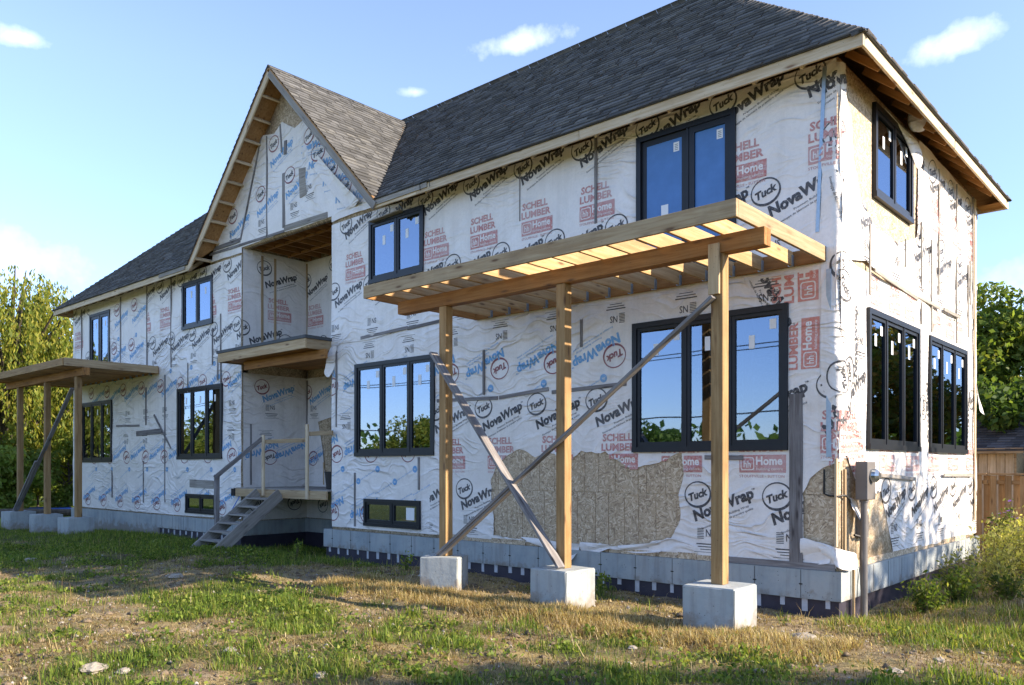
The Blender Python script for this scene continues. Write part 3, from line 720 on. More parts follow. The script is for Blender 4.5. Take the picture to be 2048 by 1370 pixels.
# recess walls
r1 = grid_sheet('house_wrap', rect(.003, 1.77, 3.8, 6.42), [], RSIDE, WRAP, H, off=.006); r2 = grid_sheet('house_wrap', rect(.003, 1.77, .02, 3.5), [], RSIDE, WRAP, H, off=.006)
Q = Ink(RSIDE, [rect(.003, 1.77, 3.8, 6.42)], [])
Q.tuck(.56, 6.05); Q.nova(.62, 5.55); Q.schell(.66, 4.75); Q.tuck(1.15, 4.35); Q.nova(1.3, 4.0); Q.nova(.2, 4.15); Q.tuck(-.02, 4.55); Q.build('printed_lettering', r1, off=.006)
Q = Ink(RSIDE, [rect(.003, 1.77, .02, 3.5)], [])
Q.tuck(.5, 3.2, 0, 'd'); Q.nova(.55, 2.80, 0, 'b'); Q.code(.75, 2.62); Q.code(.6, 2.0, R(180)); Q.nova(.9, 1.95, R(180), 'b'); Q.tuck(.72, 1.52, R(180), 'd', ct='k'); Q.nova(1.7, 1.95, R(180), 'b'); Q.tuck(1.4, .4, R(180), 'k'); Q.tuck(.35, .4, R(180), 'k')
Q.build('printed_lettering', r2, off=.006)
hB = hole(RBACK); tb = [(-13.3, 2.4), (-13.0, 2.45), (-12.72, 2.5), (-12.72, .8), (-12.95, .8), (-13.1, 1.7)]
r3 = grid_sheet('house_wrap', rect(-13.79, -10.28, 3.8, 6.42), hB, RBACK, WRAP, H, off=.006); r4 = grid_sheet('house_wrap', rect(-13.79, -10.28, .02, 3.5), hB + [tb], RBACK, WRAP, H, off=.006)
Q = Ink(RBACK, [rect(-13.79, -10.28, 3.8, 6.42)], hB)
Q.tuck(-13.8, 5.95); Q.nova(-13.75, 5.5); Q.schell(-13.72, 4.70); Q.tuck(-13.1, 4.33); Q.nova(-13.2, 3.95); Q.tuck(-12.65, 6.2); Q.build('printed_lettering', r3, off=.006)
Q = Ink(RBACK, [rect(-13.79, -10.28, .02, 3.5)], hB + [tb])
Q.tuck(-13.75, 3.15, 0, 'd'); Q.nova(-13.6, 2.8, 0, 'b'); Q.code(-13.45, 2.65); Q.nova(-12.9, 1.8, R(180), 'b'); Q.tuck(-13.5, 1.5, R(180), 'd'); Q.tuck(-13.1, .35, R(180), 'k'); Q.build('printed_lettering', r4, off=.006)
# sunlit end wall
hS = hole(SIDE)
sU = ragged([(.01, 3.80), (.9, 3.95), (2.0, 3.85), (4.4, 3.80), (7.0, 3.80), (7.0, 6.0), (6.6, 6.2), (3.3, 6.25), (3.2, 4.75), (2.93, 4.66), (2.1, 4.42), (1.3, 4.45), (.75, 4.75), (.45, 5.2), (.35, 5.6), (.01, 6.2)], .3, .01)
sL = [(.01, 1.37), (.30, 1.38), (.62, 1.02), (1.0, .85), (1.55, .95), (1.85, .55), (2.05, .2), (2.1, .05), (7.0, .05), (7.0, 3.84), (.01, 3.84)]
bS = bulge((1.7, 4.3, .7, .18, .09), (.3, 4.6, .22, .6, .08), (2.9, 3.9, .9, .15, .05), (.25, 3.2, .2, .7, .05), (4.9, 5.1, 1.2, .3, .04))
dS = lambda u, z: bS(u, z) + .02 * np.maximum(0, np.sin(4.6 * z + 2.2 * np.sin(1.4 * u))) ** 3
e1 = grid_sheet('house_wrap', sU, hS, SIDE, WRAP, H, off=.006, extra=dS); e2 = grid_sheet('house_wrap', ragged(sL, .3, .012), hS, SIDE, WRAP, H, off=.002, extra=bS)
Q = Ink(SIDE, [sU], hS)
for k in range(6):
    y = .45 + 1.18 * k
    Q.tuck(y, 5.95); Q.nova(y - .05, 5.55); Q.schell(y - .05, 4.95 if k > 1 else 5.1, c='r'); Q.tuck(y + .52, 4.80); Q.nova(y + .3, 4.30); Q.code(y + .5, 4.05)
Q.build('printed_lettering', e1, lambda u, z: disp(u, z) + .006 + dS(u, z))
Q = Ink(SIDE, [sL], hS)
for k in range(7):
    y = .6 + 1.18 * k
    Q.tuck(y, .95); Q.nova(y + .05, .50); Q.schell(y - .3, 1.15 - .02, c='r'); Q.code(y + .4, .32)
for y in (1.15, 1.9, 2.6, 4.1, 4.9, 5.6): Q.schell(y, 3.38, c='r', big=.75)
Q.nova(.62, 2.4, R(65), 'k'); Q.tuck(.28, 2.45, R(90)); Q.tuck(.1, 3.5, R(-70)); Q.nova(.15, 1.95, R(8), 'k'); Q.schell(.05, 1.38); Q.nova(3.7, 2.6, R(-110), 'k'); Q.tuck(3.55, 2.2, R(60)); Q.code(.75, 2.8); Q.nova(6.4, 1.7, R(60)); Q.tuck(6.6, 4.3 - 1.8)
Q.build('printed_lettering', e2, lambda u, z: disp(u, z) + .002 + bS(u, z))
def CORNER(u, z, d):
    d = d + .02; r = .06
    if u < -r: return (u, -d, z)
    if u > r: return (d, u, z)
    a = (u + r) / (2 * r) * math.pi / 2; return (-r + (r + d) * math.sin(a), r - (r + d) * math.cos(a), z)
cS = ragged([(-.19, 1.36), (.05, 1.34), (.16, 1.42), (.30, 1.38), (.34, 2.6), (.30, 3.8), (.42, 4.4), (.22, 5.2), (.14, 6.0), (.10, 6.22), (-.17, 6.22), (-.19, 4.0)], .12, .012)
cD = lambda u, z: disp(u, z) + .012 * np.sin(3.1 * z + 9 * u) + .010 * np.maximum(0, np.sin(11 * z - 14 * u)) * np.maximum(0, np.sin(1.7 * z))
c1 = grid_sheet('house_wrap', cS, [], CORNER, WRAP, H, step=.05, dfun=cD)
Q = Ink(CORNER, [cS], [])
Q.tuck(.06, 2.38, R(90)); Q.nova(.10, 3.75, R(-110)); Q.tuck(.10, 3.72, R(-60)); Q.nova(-.1, 1.62, R(12)); Q.schell(-.2, 1.36); Q.tuck(.02, 5.35); Q.nova(-.25, 5.8, 0); Q.schell(-.36, 4.95); Q.nova(0, 4.9, R(-100)); Q.code(.2, 2.9, R(20))
Q.build('printed_lettering', c1, cD)
m = MB(); m.box(-.148, .0, .1515, .1529, .0, 6.2); m.build('corner_post', OSB, H)
# exposed offcuts of strand board inside the tears, each its own piece
def osb_row(xs, z0, z1, fr=FRONT):
    for a, b in zip(xs[:-1], xs[1:]):
        m = MB(); m.fbox(fr, a + .005, b - .005, z0 + .004, z1 - .004, 0, .007 + random.uniform(0, .004)); m.build('board_offcut', OSB, H)
osb_row([-5.95, -5.62, -5.1, -4.72, -4.42, -4.12, -3.82, -3.56, -3.26, -2.86, -2.72, -2.4, -2.02], .90, 1.62)
osb_row([-5.95, -5.42, -5.08, -4.62, -4.28, -3.96, -3.62, -3.38, -3.1, -2.85, -2.56, -2.22, -2.0], .0, .895)
osb_row([-.5, -.42, -.012], .3, .93); osb_row([-.42, -.16], .935, 1.42)
# loose flaps of torn wrap
def flap(pts, matl=WRAP, name='torn_wrap_flap', parent=None):
    m = MB(); n = len(pts) // 2; a, b = pts[:n], pts[n:]; K = 8; rows = []
    for t in range(K + 1):
        t /= K
        row = []
        for i in range(n): row.append(Vector(a[i]).lerp(Vector(b[i]), t) + Vector((0, -.03 * math.sin(t * 5 + i), .012 * math.sin(t * 9 + i * 2))))
        rows.append(row)
    V = [tuple(p) for r_ in rows for p in r_]; F = [(j * n + i, j * n + i + 1, (j + 1) * n + i + 1, (j + 1) * n + i) for j in range(K) for i in range(n - 1)]
    me = bpy.data.meshes.new(name); me.from_pydata(V, [], F); o = link(name, me, matl, parent or H)
    sd = o.modifiers.new('s', 'SUBSURF'); sd.levels = 1; sd.render_levels = 2
    for p in me.polygons: p.use_smooth = True
    return o
flap([(-5.15, -.03, .14), (-4.7, -.035, .13), (-4.2, -.03, .10), (-3.9, -.03, .11), (-4.55, -.05, -.02), (-4.35, -.10, -.14), (-4.15, -.12, -.30), (-3.95, -.08, -.12)])
flap([(-3.9, -.03, .13), (-3.6, -.03, .12), (-3.3, -.03, .13), (-3.82, -.06, -.08), (-3.62, -.07, -.04), (-3.35, -.05, .06)])
flap([(-3.2, -.03, .12), (-2.9, -.03, .14), (-2.5, -.03, .22), (-3.1, -.06, .04), (-2.85, -.06, .03), (-2.45, -.05, .07)])
flap([(-.28, -.02, .36), (-.1, -.03, .32), (.03, .02, .28), (.10, .3, .22), (-.06, -.05, .10), (.04, -.1, .06), (.12, -.02, .02), (.16, .25, .02)])
flap([(-.45, -.03, .40), (-.3, -.035, .36), (-.1, -.035, .32), (-.45, -.035, .07), (-.3, -.035, .07), (-.08, -.05, .09)])
flap([(.03, .52, 1.18), (.03, .62, 1.05), (.03, .72, .9), (.12, .50, .80), (.16, .62, .72), (.14, .74, .66)])
flap([(.03, .30, .9), (.03, .45, .88), (.03, .6, .84), (.12, .3, .66), (.16, .42, .55), (.12, .5, .46)])
flap([(.03, 6.98, 2.9), (.02, 7.04, 2.7), (.02, 7.05, 2.5), (.06, 7.05, 2.3), (.10, 7.25, 2.28), (.08, 7.40, 2.25)])
flap([(-10.25, -.03, 3.78), (-10.15, -.05, 3.78), (-10.05, -.03, 3.78), (-10.40, -.16, 3.2), (-10.30, -.10, 3.1), (-10.2, -.05, 3.2)])
flap([(.02, 1.55, 6.2), (.02, 1.9, 6.2), (.02, 2.2, 6.2), (.10, 3.05, 6.1), (.14, 3.15, 5.85), (.08, 3.1, 5.7)])
flap([(-11.35, -.04, 8.05), (-10.8, -.06, 7.5), (-10.2, -.08, 6.95), (-9.7, -.07, 6.45), (-11.15, -.06, 8.2), (-10.45, -.12, 7.6), (-9.8, -.14, 7.0), (-9.2, -.10, 6.5)])
# dark cable and exposed edge at the tear
m = MB(); m.tube([(-.16, -.02, 1.25), (-.16, -.025, .95), (-.1, -.03, .925), (.0, -.03, .92), (.05, .1, .93), (.05, .25, .88), (.05, .35, .75)], .012, 6); m.build('cable', WIREM, H)
m = MB(); m.tube([(.04, .45, .42), (.08, .52, .40), (.1, .62, .42), (.04, .66, .44)], .018, 6); m.build('cable', WIREM, H)
lumber('corner_board', (-.015, -.02, .3), (-.015, -.02, 1.38), .03, .05, W_PALE, H, up=(0, 1, 0))
lumber('corner_stud', (.035, .13, .2), (.035, .13, 1.25), .03, .04, W_DRY, H, up=(0, 1, 0))

# battens and strapping on the wrap (each a piece)
def bat(u0, z0, u1, z1, fr=FRONT, wd=.045, m=W_GREY, d=.03, t=.02):
    o = lumber('batten', fr(u0, z0, d), fr(u1, z1, d), wd if fr is FRONT or fr is RBACK else t, t if fr is FRONT or fr is RBACK else wd, m, H, up=(0, 1, 0), bev=.002); return o
for a in ((-3.60, 6.26, -3.60, 4.96), (-3.87, 3.54, -3.87, 3.12), (-5.94, 3.27, -5.94, 2.51), (-9.49, 1.17, -9.49, .10), (-7.59, 1.46, -7.59, .86), (-18.75, 6.25, -18.75, 3.96), (-20.45, 6.2, -20.45, 4.17),
          (-17.33, 6.25, -17.33, 3.91), (-21.04, 1.20, -21.04, .39), (-18.96, 1.45, -18.96, .30), (-17.68, 3.74, -17.68, .34), (-18.81, 3.48, -18.81, 2.44), (-23.3, 6.2, -23.3, 4.4), (-14.9, 3.95, -14.9, 3.4), (-14.75, 5.0, -14.75, 3.3), (-15.15, 4.7, -15.15, 3.8), (-16.4, 3.95, -16.4, 3.2),
          (-12.70, 8.75, -12.70, 6.47), (-12.89, 8.90, -13.84, 6.62), (-10.1, 3.7, -10.1, 2.1)): bat(*a)
bat(-5.12, 6.2, -5.12, 5.3, wd=.022); bat(-12.02, 7.75, -12.02, 6.55, wd=.10); bat(-12.16, 8.86, -12.10, 8.23, wd=.05); bat(-11.95, 8.45, -11.97, 8.15, wd=.10)
bat(-.15, 6.2, -.24, 4.18, wd=.045, m=GALV); bat(-.51, .08, -.51, 2.2, wd=.17); bat(-.10, 3.7, -.10, 1.4, wd=.06, m=GALV)
for a in ((-7.1, 2.47, -5.62, 2.44), (-5.58, 2.44, -4.52, 2.52), (-4.45, 2.46, -3.05, 2.50), (-1.78, 1.41, -1.22, 1.40), (-9.3, 3.83, -7.9, 3.88), (-7.9, 3.86, -6.9, 3.90), (-20.73, 2.48, -19.21, 2.44), (-18.32, 2.70, -17.31, 1.77), (-13.9, 6.50, -12.0, 6.47), (-15.3, 6.52, -13.9, 6.50)): bat(*a, wd=.06)
bat(-19.40, 2.22, -17.88, 2.25, wd=.14); bat(-16.3, .87, -15.1, .85, wd=.2, m=W_STEP); bat(-12.0, 6.53, -10.4, 6.50, wd=.12, m=W_STEP)
bat(-15.1, 6.62, -13.85, 6.62, wd=.10)
for a in ((1.01, 4.45, 1.01, 3.53), (2.55, 4.58, 2.55, 4.18), (3.35, 5.01, 3.35, 3.45), (3.91, 4.86, 3.91, 3.40), (4.32, 6.08, 4.32, 4.06), (5.44, 6.13, 5.44, 3.4), (6.60, 6.2, 6.60, 3.97), (6.25, 4.9, 6.25, 3.6), (6.4, 5.0, 6.4, 4.2)): bat(*a, fr=SIDE, wd=.04, d=.05, m=W_STEP)
for a in ((1.16, 3.88, 3.1, 3.80), (3.1, 3.84, 4.34, 3.84), (4.58, 3.86, 5.61, 3.87), (4.58, 1.15, 6.53, 1.13), (1.40, 1.17, 2.99, 1.10)):
    lumber('batten', SIDE(a[0], a[1], .06), SIDE(a[2], a[3], .06), .02, .055, W_STEP, H)
for y in (6.75,): lumber('corner_board', SIDE(y, .3, .05), SIDE(y, 6.2, .05), .02, .10, W_PALE, H, up=(0, 1, 0))
for (y, z0, z1) in ((.85, 3.9, 6.35), (.5, 3.9, 6.35)): bat(y, z0, y, z1 - .02, fr=RSIDE, wd=.06, m=W_DRY)
bat(-13.77, 3.85, -13.77, 6.38, fr=RBACK, wd=.05, m=W_DRY); bat(-13.76, .85, -13.76, 3.45, fr=RBACK, wd=.06, m=W_GREY); bat(.2, .86, .2, 2.3, fr=RSIDE, m=W_GREY); bat(-13.05, .85, -13.05, 1.4, fr=RBACK, m=W_DRY)
m = MB(); m.quadbox([FRONT(-11.42, 7.70, .02), FRONT(-11.0, 7.64, .02), FRONT(-11.0, 7.64, .05), FRONT(-11.42, 7.70, .05), FRONT(-11.38, 7.06, .02), FRONT(-11.05, 7.08, .02), FRONT(-11.05, 7.08, .05), FRONT(-11.38, 7.06, .05)]); m.build('blocking_plate', W_STEP, H)
# lump of crumpled wrap hung under the end eave
bm = bmesh.new(); bmesh.ops.create_icosphere(bm, subdivisions=3, radius=.2)
for v in bm.verts: v.co *= 1 + .25 * math.sin(9 * v.co.x + 7 * v.co.z) * math.cos(11 * v.co.y + 3 * v.co.z); v.co.x *= .6; v.co.z *= 1.1
me = bpy.data.meshes.new('wrap_lump'); bm.to_mesh(me); bm.free(); link('crumpled_wrap', me, WRAP, H, Matrix.Translation((.14, 2.75, 6.35)))

# ---- roof
XE0, XE1, YE0, YE1 = XL - OV, XR + OV, -OV, YB + OV
RZ = EZ + .155          # top of the fascia
HR = (YE1 - YE0) / 2; RT = RZ + HR * PITCH; YR = (YE0 + YE1) / 2
GX0, GA, GX1 = -15.45, -11.88, -8.31
GT = RZ + (GX1 - GA) * 1.015
m = MB(); T = .03
def slab(pts, n):  # roof deck board: top polygon and its twin below
    n = Vector(n).normalized() * T; P = [Vector(p) for p in pts]; k = len(P); b = len(m.v)
    m.v += [tuple(p) for p in P] + [tuple(p - n) for p in P]
    m.f.append(tuple(range(b, b + k))); m.m.append(0); m.f.append(tuple(reversed(range(b + k, b + 2 * k)))); m.m.append(0)
    for i in range(k): j = (i + 1) % k; m.f.append((b + i, b + j, b + k + j, b + k + i)); m.m.append(0)
yv = YE0 + (GT - RZ) / PITCH       # where the gable ridge meets the main slope
A = (GX0, YE0, RZ); B = (GX1, YE0, RZ); Cc = (GA, min(yv, YR), min(GT, RT))
rl, rr_ = (XE0 + HR, YR, RT), (XE1 - HR, YR, RT)
e = .002
slab([(XE0, YE0, RZ), A, Cc, (GA, YR, RT + e), rl] if yv < YR - .01 else [(XE0, YE0, RZ), A, (GA, YR, RT), rl], (0, -PITCH, 1))
slab([B, (XE1, YE0, RZ), rr_, (GA, YR, RT)], (0, -PITCH, 1))
slab([(XE1, YE0, RZ), (XE1, YE1, RZ), rr_], (PITCH, 0, 1)); slab([(XE0, YE1, RZ), (XE0, YE0, RZ), rl], (-PITCH, 0, 1)); slab([(XE1, YE1, RZ), (XE0, YE1, RZ), rl, rr_], (0, PITCH, 1))
YG = -.50
slab([(GA, YG, GT), (GX0, YG, RZ), (GX0, YE0, RZ), (GA, yv, GT)], (-1, 0, 1)); slab([(GX1, YG, RZ), (GA, YG, GT), (GA, yv, GT), (GX1, YE0, RZ)], (1, 0, 1))
m.build('roof_deck', PLY, H)
# shingle courses: laid tab by tab
def shingles(name, O, U, Vd, poly, base, var=.35, exp=.143):
    O, U, Vd = np.array(O, float), np.array(U, float), np.array(Vd, float); U /= np.linalg.norm(U); Vd /= np.linalg.norm(Vd); Nn = np.cross(U, Vd)
    if Nn[2] < 0: Nn = -Nn
    P = [(float(np.dot(np.array(p) - O, U)), float(np.dot(np.array(p) - O, Vd))) for p in poly]
    vmax = max(p[1] for p in P); VV = []; FF = []; CC = []; n = 0; v = min(p[1] for p in P)
    while v < vmax:
        def span(vv):
            xs = []
            for i in range(len(P)):
                (a, b), (c, d) = P[i], P[(i + 1) % len(P)]
                if (b > vv) != (d > vv): xs.append(a + (c - a) * (vv - b) / (d - b))
            return (min(xs), max(xs)) if len(xs) > 1 else None
        s0 = span(v + .012); s1_ = span(min(v + exp, vmax - .004))
        if not s0: v += exp; continue
        if not s1_: s1_ = s0
        u = s0[0]
        cb = random.uniform(.88, 1.12)
        while u < s0[1]:
            wdt = random.choice((.12, .17, .2, .24, .3)) ; u2 = min(u + wdt, s0[1])
            th = .024 if random.random() < .55 else .012
            ua, ub = max(u, s0[0]), u2; uc, ud = min(max(u, s1_[0]), s1_[1]), max(min(u2, s1_[1]), s1_[0])
            q = [O + U * ua + Vd * (v - .004) + Nn * .004, O + U * ub + Vd * (v - .004) + Nn * .004, O + U * ub + Vd * v + Nn * (th + .008), O + U * ua + Vd * v + Nn * (th + .008), O + U * ud + Vd * (v + exp) + Nn * .006, O + U * uc + Vd * (v + exp) + Nn * .006]
            VV += q; FF += [(n, n + 1, n + 2, n + 3), (n + 3, n + 2, n + 4, n + 5)]
            k = base * cb * (1 + random.uniform(-var, var)); 
            if random.random() < .22: k = k * np.array((1.12, 1.1, 1.05))
            CC += [k * .3, k * .3, k * 1.15, k * 1.15, k * .8, k * .8]; n += 6; u = u2 + .002  # course shading put into the tone: dark butt edge, lighter lip
        v += exp
    o = quads_np(name, np.array(VV), np.array(FF), np.array(CC), SHING, H); tag(o, kind='stuff'); return o
SB = np.array((.120, .118, .117))
sl = (0, 1, PITCH)
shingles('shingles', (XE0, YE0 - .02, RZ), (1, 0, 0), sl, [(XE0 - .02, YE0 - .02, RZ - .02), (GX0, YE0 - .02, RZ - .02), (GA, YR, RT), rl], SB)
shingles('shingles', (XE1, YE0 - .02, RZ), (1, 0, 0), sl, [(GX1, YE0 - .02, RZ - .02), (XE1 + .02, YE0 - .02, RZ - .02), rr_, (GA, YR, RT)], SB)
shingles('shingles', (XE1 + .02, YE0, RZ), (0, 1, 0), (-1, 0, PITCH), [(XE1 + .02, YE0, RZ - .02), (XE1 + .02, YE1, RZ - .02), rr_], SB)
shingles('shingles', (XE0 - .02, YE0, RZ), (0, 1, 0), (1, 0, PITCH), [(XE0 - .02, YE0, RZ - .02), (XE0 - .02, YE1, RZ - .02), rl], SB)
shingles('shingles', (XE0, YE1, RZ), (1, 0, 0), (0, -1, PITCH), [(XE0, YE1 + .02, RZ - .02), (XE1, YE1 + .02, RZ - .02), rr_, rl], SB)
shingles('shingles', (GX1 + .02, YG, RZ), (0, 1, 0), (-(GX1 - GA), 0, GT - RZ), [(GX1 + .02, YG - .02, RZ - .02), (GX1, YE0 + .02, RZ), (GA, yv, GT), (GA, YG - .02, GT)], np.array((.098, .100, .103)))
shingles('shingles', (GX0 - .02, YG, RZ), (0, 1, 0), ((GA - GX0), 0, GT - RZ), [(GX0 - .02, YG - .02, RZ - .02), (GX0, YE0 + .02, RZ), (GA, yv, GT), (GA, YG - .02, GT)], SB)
def caps(a, b, nl, nr, wd=.14):
    a, b = Vector(a), Vector(b); L = (b - a).length; d = (b - a).normalized(); n = int(L / .143); VV = []; FF = []; CC = []
    nl, nr = Vector(nl).normalized(), Vector(nr).normalized(); tl = d.cross(nl).normalized(); tr_ = d.cross(nr).normalized()
    if tl.z > 0: tl = -tl
    if tr_.z > 0: tr_ = -tr_
    up_ = (nl + nr).normalized()
    for i in range(n):
        p = a + d * (i * .143); q = p + d * .17; k = len(VV); h1, h2 = .034, .016
        VV += [tuple(p + tl * wd + nl * h1), tuple(p + up_ * h1), tuple(p + tr_ * wd + nr * h1), tuple(q + tl * wd + nl * h2), tuple(q + up_ * h2), tuple(q + tr_ * wd + nr * h2), tuple(p + tl * wd), tuple(p + up_ * .0), tuple(p + tr_ * wd)]
        FF += [(k, k + 1, k + 4, k + 3), (k + 1, k + 2, k + 5, k + 4), (k + 6, k + 7, k + 1, k), (k + 7, k + 8, k + 2, k + 1)]; CC += [SB * random.uniform(.75, 1.35)] * 9
    o = quads_np('ridge_cap_shingles', np.array(VV), np.array(FF), np.array(CC), SHING, H); tag(o, kind='stuff')
nF, nB, nR, nL = (0, -PITCH, 1), (0, PITCH, 1), (PITCH, 0, 1), (-PITCH, 0, 1)
caps((XE1, YE0, RZ), rr_, nF, nR); caps((XE0, YE0, RZ), rl, nF, nL); caps(rl, rr_, nF, nB); caps((XE1, YE1, RZ), rr_, nR, nB); caps((XE0, YE1, RZ), rl, nL, nB)
caps((GA, YG, GT), (GA, yv, GT), (-1, 0, 1), (1, 0, 1), .12)
# fascia boards, drip edge, rafter tails, lookouts
def fascia(a, b, hgt=.145, m_=W_PALE): return lumber('fascia_board', a, b, .035, hgt, m_, H)
zf = RZ - .085
xs = [XE0, -19.6, GX0 + .05]
for a, b in zip(xs[:-1], xs[1:]): fascia((a, YE0 + .02, zf), (b - .006, YE0 + .02, zf))
xs = [GX1 - .1, -7.2, -3.6, XE1]
for a, b in zip(xs[:-1], xs[1:]): fascia((a, YE0 + .02, zf), (b - .006, YE0 + .02, zf))
for a, b in ((YE0, 3.6), (3.6, YE1)): fascia((XE1 - .02, a + .04, zf), (XE1 - .02, b - .006, zf))
fascia((XE0 + .02, YE0 + .04, zf), (XE0 + .02, YE1, zf)); fascia((XE0, YE1 - .02, zf), (XE1, YE1 - .02, zf))
for sgn, xg in ((-1, GX0), (1, GX1)):
    d = Vector((xg - GA, 0, RZ - GT)); nrm = Vector((-d.z * (1 if sgn > 0 else -1), 0, abs(d.x))).normalized() 
    off_ = Vector((0, 0, -.13))
    lumber('rake_board', Vector((GA, YG + .02, GT)) + off_, Vector((xg, YG + .02, RZ)) + off_, .035, .15, W_PALE if sgn < 0 else W_STEP, H, up=(0, 0, 1))
    # soffit side: lookout blocks and their sheathing between rake and wall
    for k in range(9):
        t = .10 + k * .105
        p = Vector((GA, 0, GT)).lerp(Vector((xg, 0, RZ)), t) + Vector((0, 0, -.12))
        lumber('lookout_block', p + Vector((0, YG + .04, 0)), p + Vector((0, -.004, 0)), .09, .04, W_PALE, H, up=(d.x, 0, d.z))
    p0 = Vector((GA, YG + .05, GT - .35)); 
for x in np.arange(XR - .3, -8.2, -.61): lumber('rafter_tail', (x, -.005, EZ + .34), (x, YE0 + .05, EZ + .02), .04, .09, W_PALE, H)
for x in np.arange(-15.7, XL, -.61): lumber('rafter_tail', (x, -.005, EZ + .34), (x, YE0 + .05, EZ + .02), .04, .09, W_PALE, H)
for y in np.arange(.3, 7.0, .61): lumber('rafter_tail', (.005, y, EZ + .34), (XE1 - .05, y, EZ + .02), .04, .09, W_AMBER, H)
# boxed soffit at the far eave corner and dark metal drip edge
lumber('soffit_board', (.02, YB + .2, EZ + .03), (XE1 - .05, YB + .2, EZ + .03), .40, .012, W_AMBER, H)
m = MB(); m.box(XE1 - .005, XE1 + .03, YE0 - .03, YE1 + .03, RZ - .012, RZ + .004); m.box(GX1 + .05, XE1 - .006, YE0 - .03, YE0 + .01, RZ - .014, RZ + .002); m.build('drip_edge', TAR, H); m = MB(); m.box(XE0, GX0 - .03, YE0 - .03, YE0 + .01, RZ - .014, RZ + .002); m.build('drip_edge', TAR, H)
# grey sheet flashing scraps at the eave
lumber('flashing_strip', (-8.35, YE0 - .012, RZ - .06), (-6.9, YE0 - .012, RZ - .05), .012, .10, W_STEP, H)
lumber('flashing_strip', (-17.1, YE0 - .012, RZ - .05), (-15.7, YE0 - .012, RZ - .05), .012, .12, W_STEP, H)
lumber('plywood_offcut', (-8.9, -.10, 6.03), (-8.0, -.10, 6.06), .12, .02, W_STEP, H)
m = MB(); m.tube([(-7.05, YE0 - .03, RZ - .13), (-7.05, YE0 - .04, RZ + .0), (-6.8, YE0 - .04, RZ + .01), (-6.8, YE0 - .03, RZ - .12)], .008, 5); m.build('bent_wire', WIREM, H)
# ceiling joists of the open recess
for x in np.arange(-13.6, -10.3, .41): lumber('ceiling_joist', (x, .02, 6.52), (x, 1.76, 6.52), .04, .19, W_AMBER, H)
for y in (.5, 1.2): lumber('blocking', (-13.75, y, 6.45), (-10.3, y, 6.45), .04, .06, W_AMBER, H)
m = MB(); m.box(-13.8, -10.2, .0, 1.9, 6.64, 6.66); m.build('roof_deck', DARK, H)  # near-black sheet standing in for the shade between the joists
# balcony shelf over the entry
bal = MB(); bal.box(-13.76, -10.24, -.68, 1.75, 3.868, 3.93); bal.build('balcony_membrane', TAR, H)
lumber('rim_board', (-13.73, -.64, 3.765), (-10.27, -.64, 3.765), .04, .20, W_DRY, H); lumber('rim_board', (-10.29, -.62, 3.765), (-10.29, 1.7, 3.765), .04, .20, W_DRY, H); lumber('rim_board', (-13.71, -.62, 3.765), (-13.71, -.005, 3.765), .04, .20, W_DRY, H)
for k, y in enumerate(np.arange(-.55, 1.7, .145)): lumber('soffit_plank', (-13.66, y, 3.70), (-10.34, y, 3.70), .135, .022, W_AMBER, H)
lumber('support_beam', (-13.2, -.28, 3.575), (-10.1, -.28, 3.575), .08, .19, W_AMBER, H)
# entry deck
for x0, x1 in ((-13.95, -10.27),):
    lumber('rim_board', (-13.86, -.13, .69), (-10.28, -.13, .69), .04, .18, W_DRY, H); lumber('deck_board', (-13.90, -.05, .79), (-10.28, -.05, .79), .14, .028, W_STEP, H)
    for k in range(12): lumber('deck_board', (-13.78, .10 + k * .145, .79), (-10.28, .10 + k * .145, .79), .14, .028, W_STEP, H)
    lumber('rim_board', (-13.96, -.16, .69), (-13.96, -.008, .69), .16, .17, DARK, H)
lumber('joist_end', (-13.94, -.10, .70), (-13.9, -.10, .70), .1, .18, DARK, H)
for x, zb, zt in ((-10.93, .60, 2.18), (-12.62, .64, 2.0)): lumber('railing_post', (x, -.17, zb), (x, -.17, zt), .09, .04, W_PALE, H, up=(0, 1, 0))
lumber('handrail', (-12.60, -.12, 1.85), (-11.0, -.12, 1.85), .04, .09, W_DRY, H); lumber('handrail', (-10.9, -.12, 1.98), (-10.1, -.12, 1.98), .04, .09, W_DRY, H)

# bucket by the door
m = MB(); prof = [(.13, 0), (.15, .14), (.17, .36), (.185, .36), (.185, .38), (.165, .38), (.14, .02)]
for i in range(len(prof) - 1):
    for j in range(20):
        a, b = 2 * math.pi * j / 20, 2 * math.pi * (j + 1) / 20; (r0, z0), (r1_, z1) = prof[i], prof[i + 1]
        m.poly([(r0 * math.cos(a), r0 * math.sin(a), z0), (r0 * math.cos(b), r0 * math.sin(b), z0), (r1_ * math.cos(b), r1_ * math.sin(b), z1), (r1_ * math.cos(a), r1_ * math.sin(a), z1)])
m.poly([(.13 * math.cos(2 * math.pi * j / 20), .13 * math.sin(2 * math.pi * j / 20), .0) for j in range(20)])
bk = m.build('bucket', plain('black_bucket_plastic', (.02, .022, .026), .5)); bk.location = (-10.75, .35, .805); tag(bk, 'black bucket standing on the entry deck under the balcony', 'bucket')

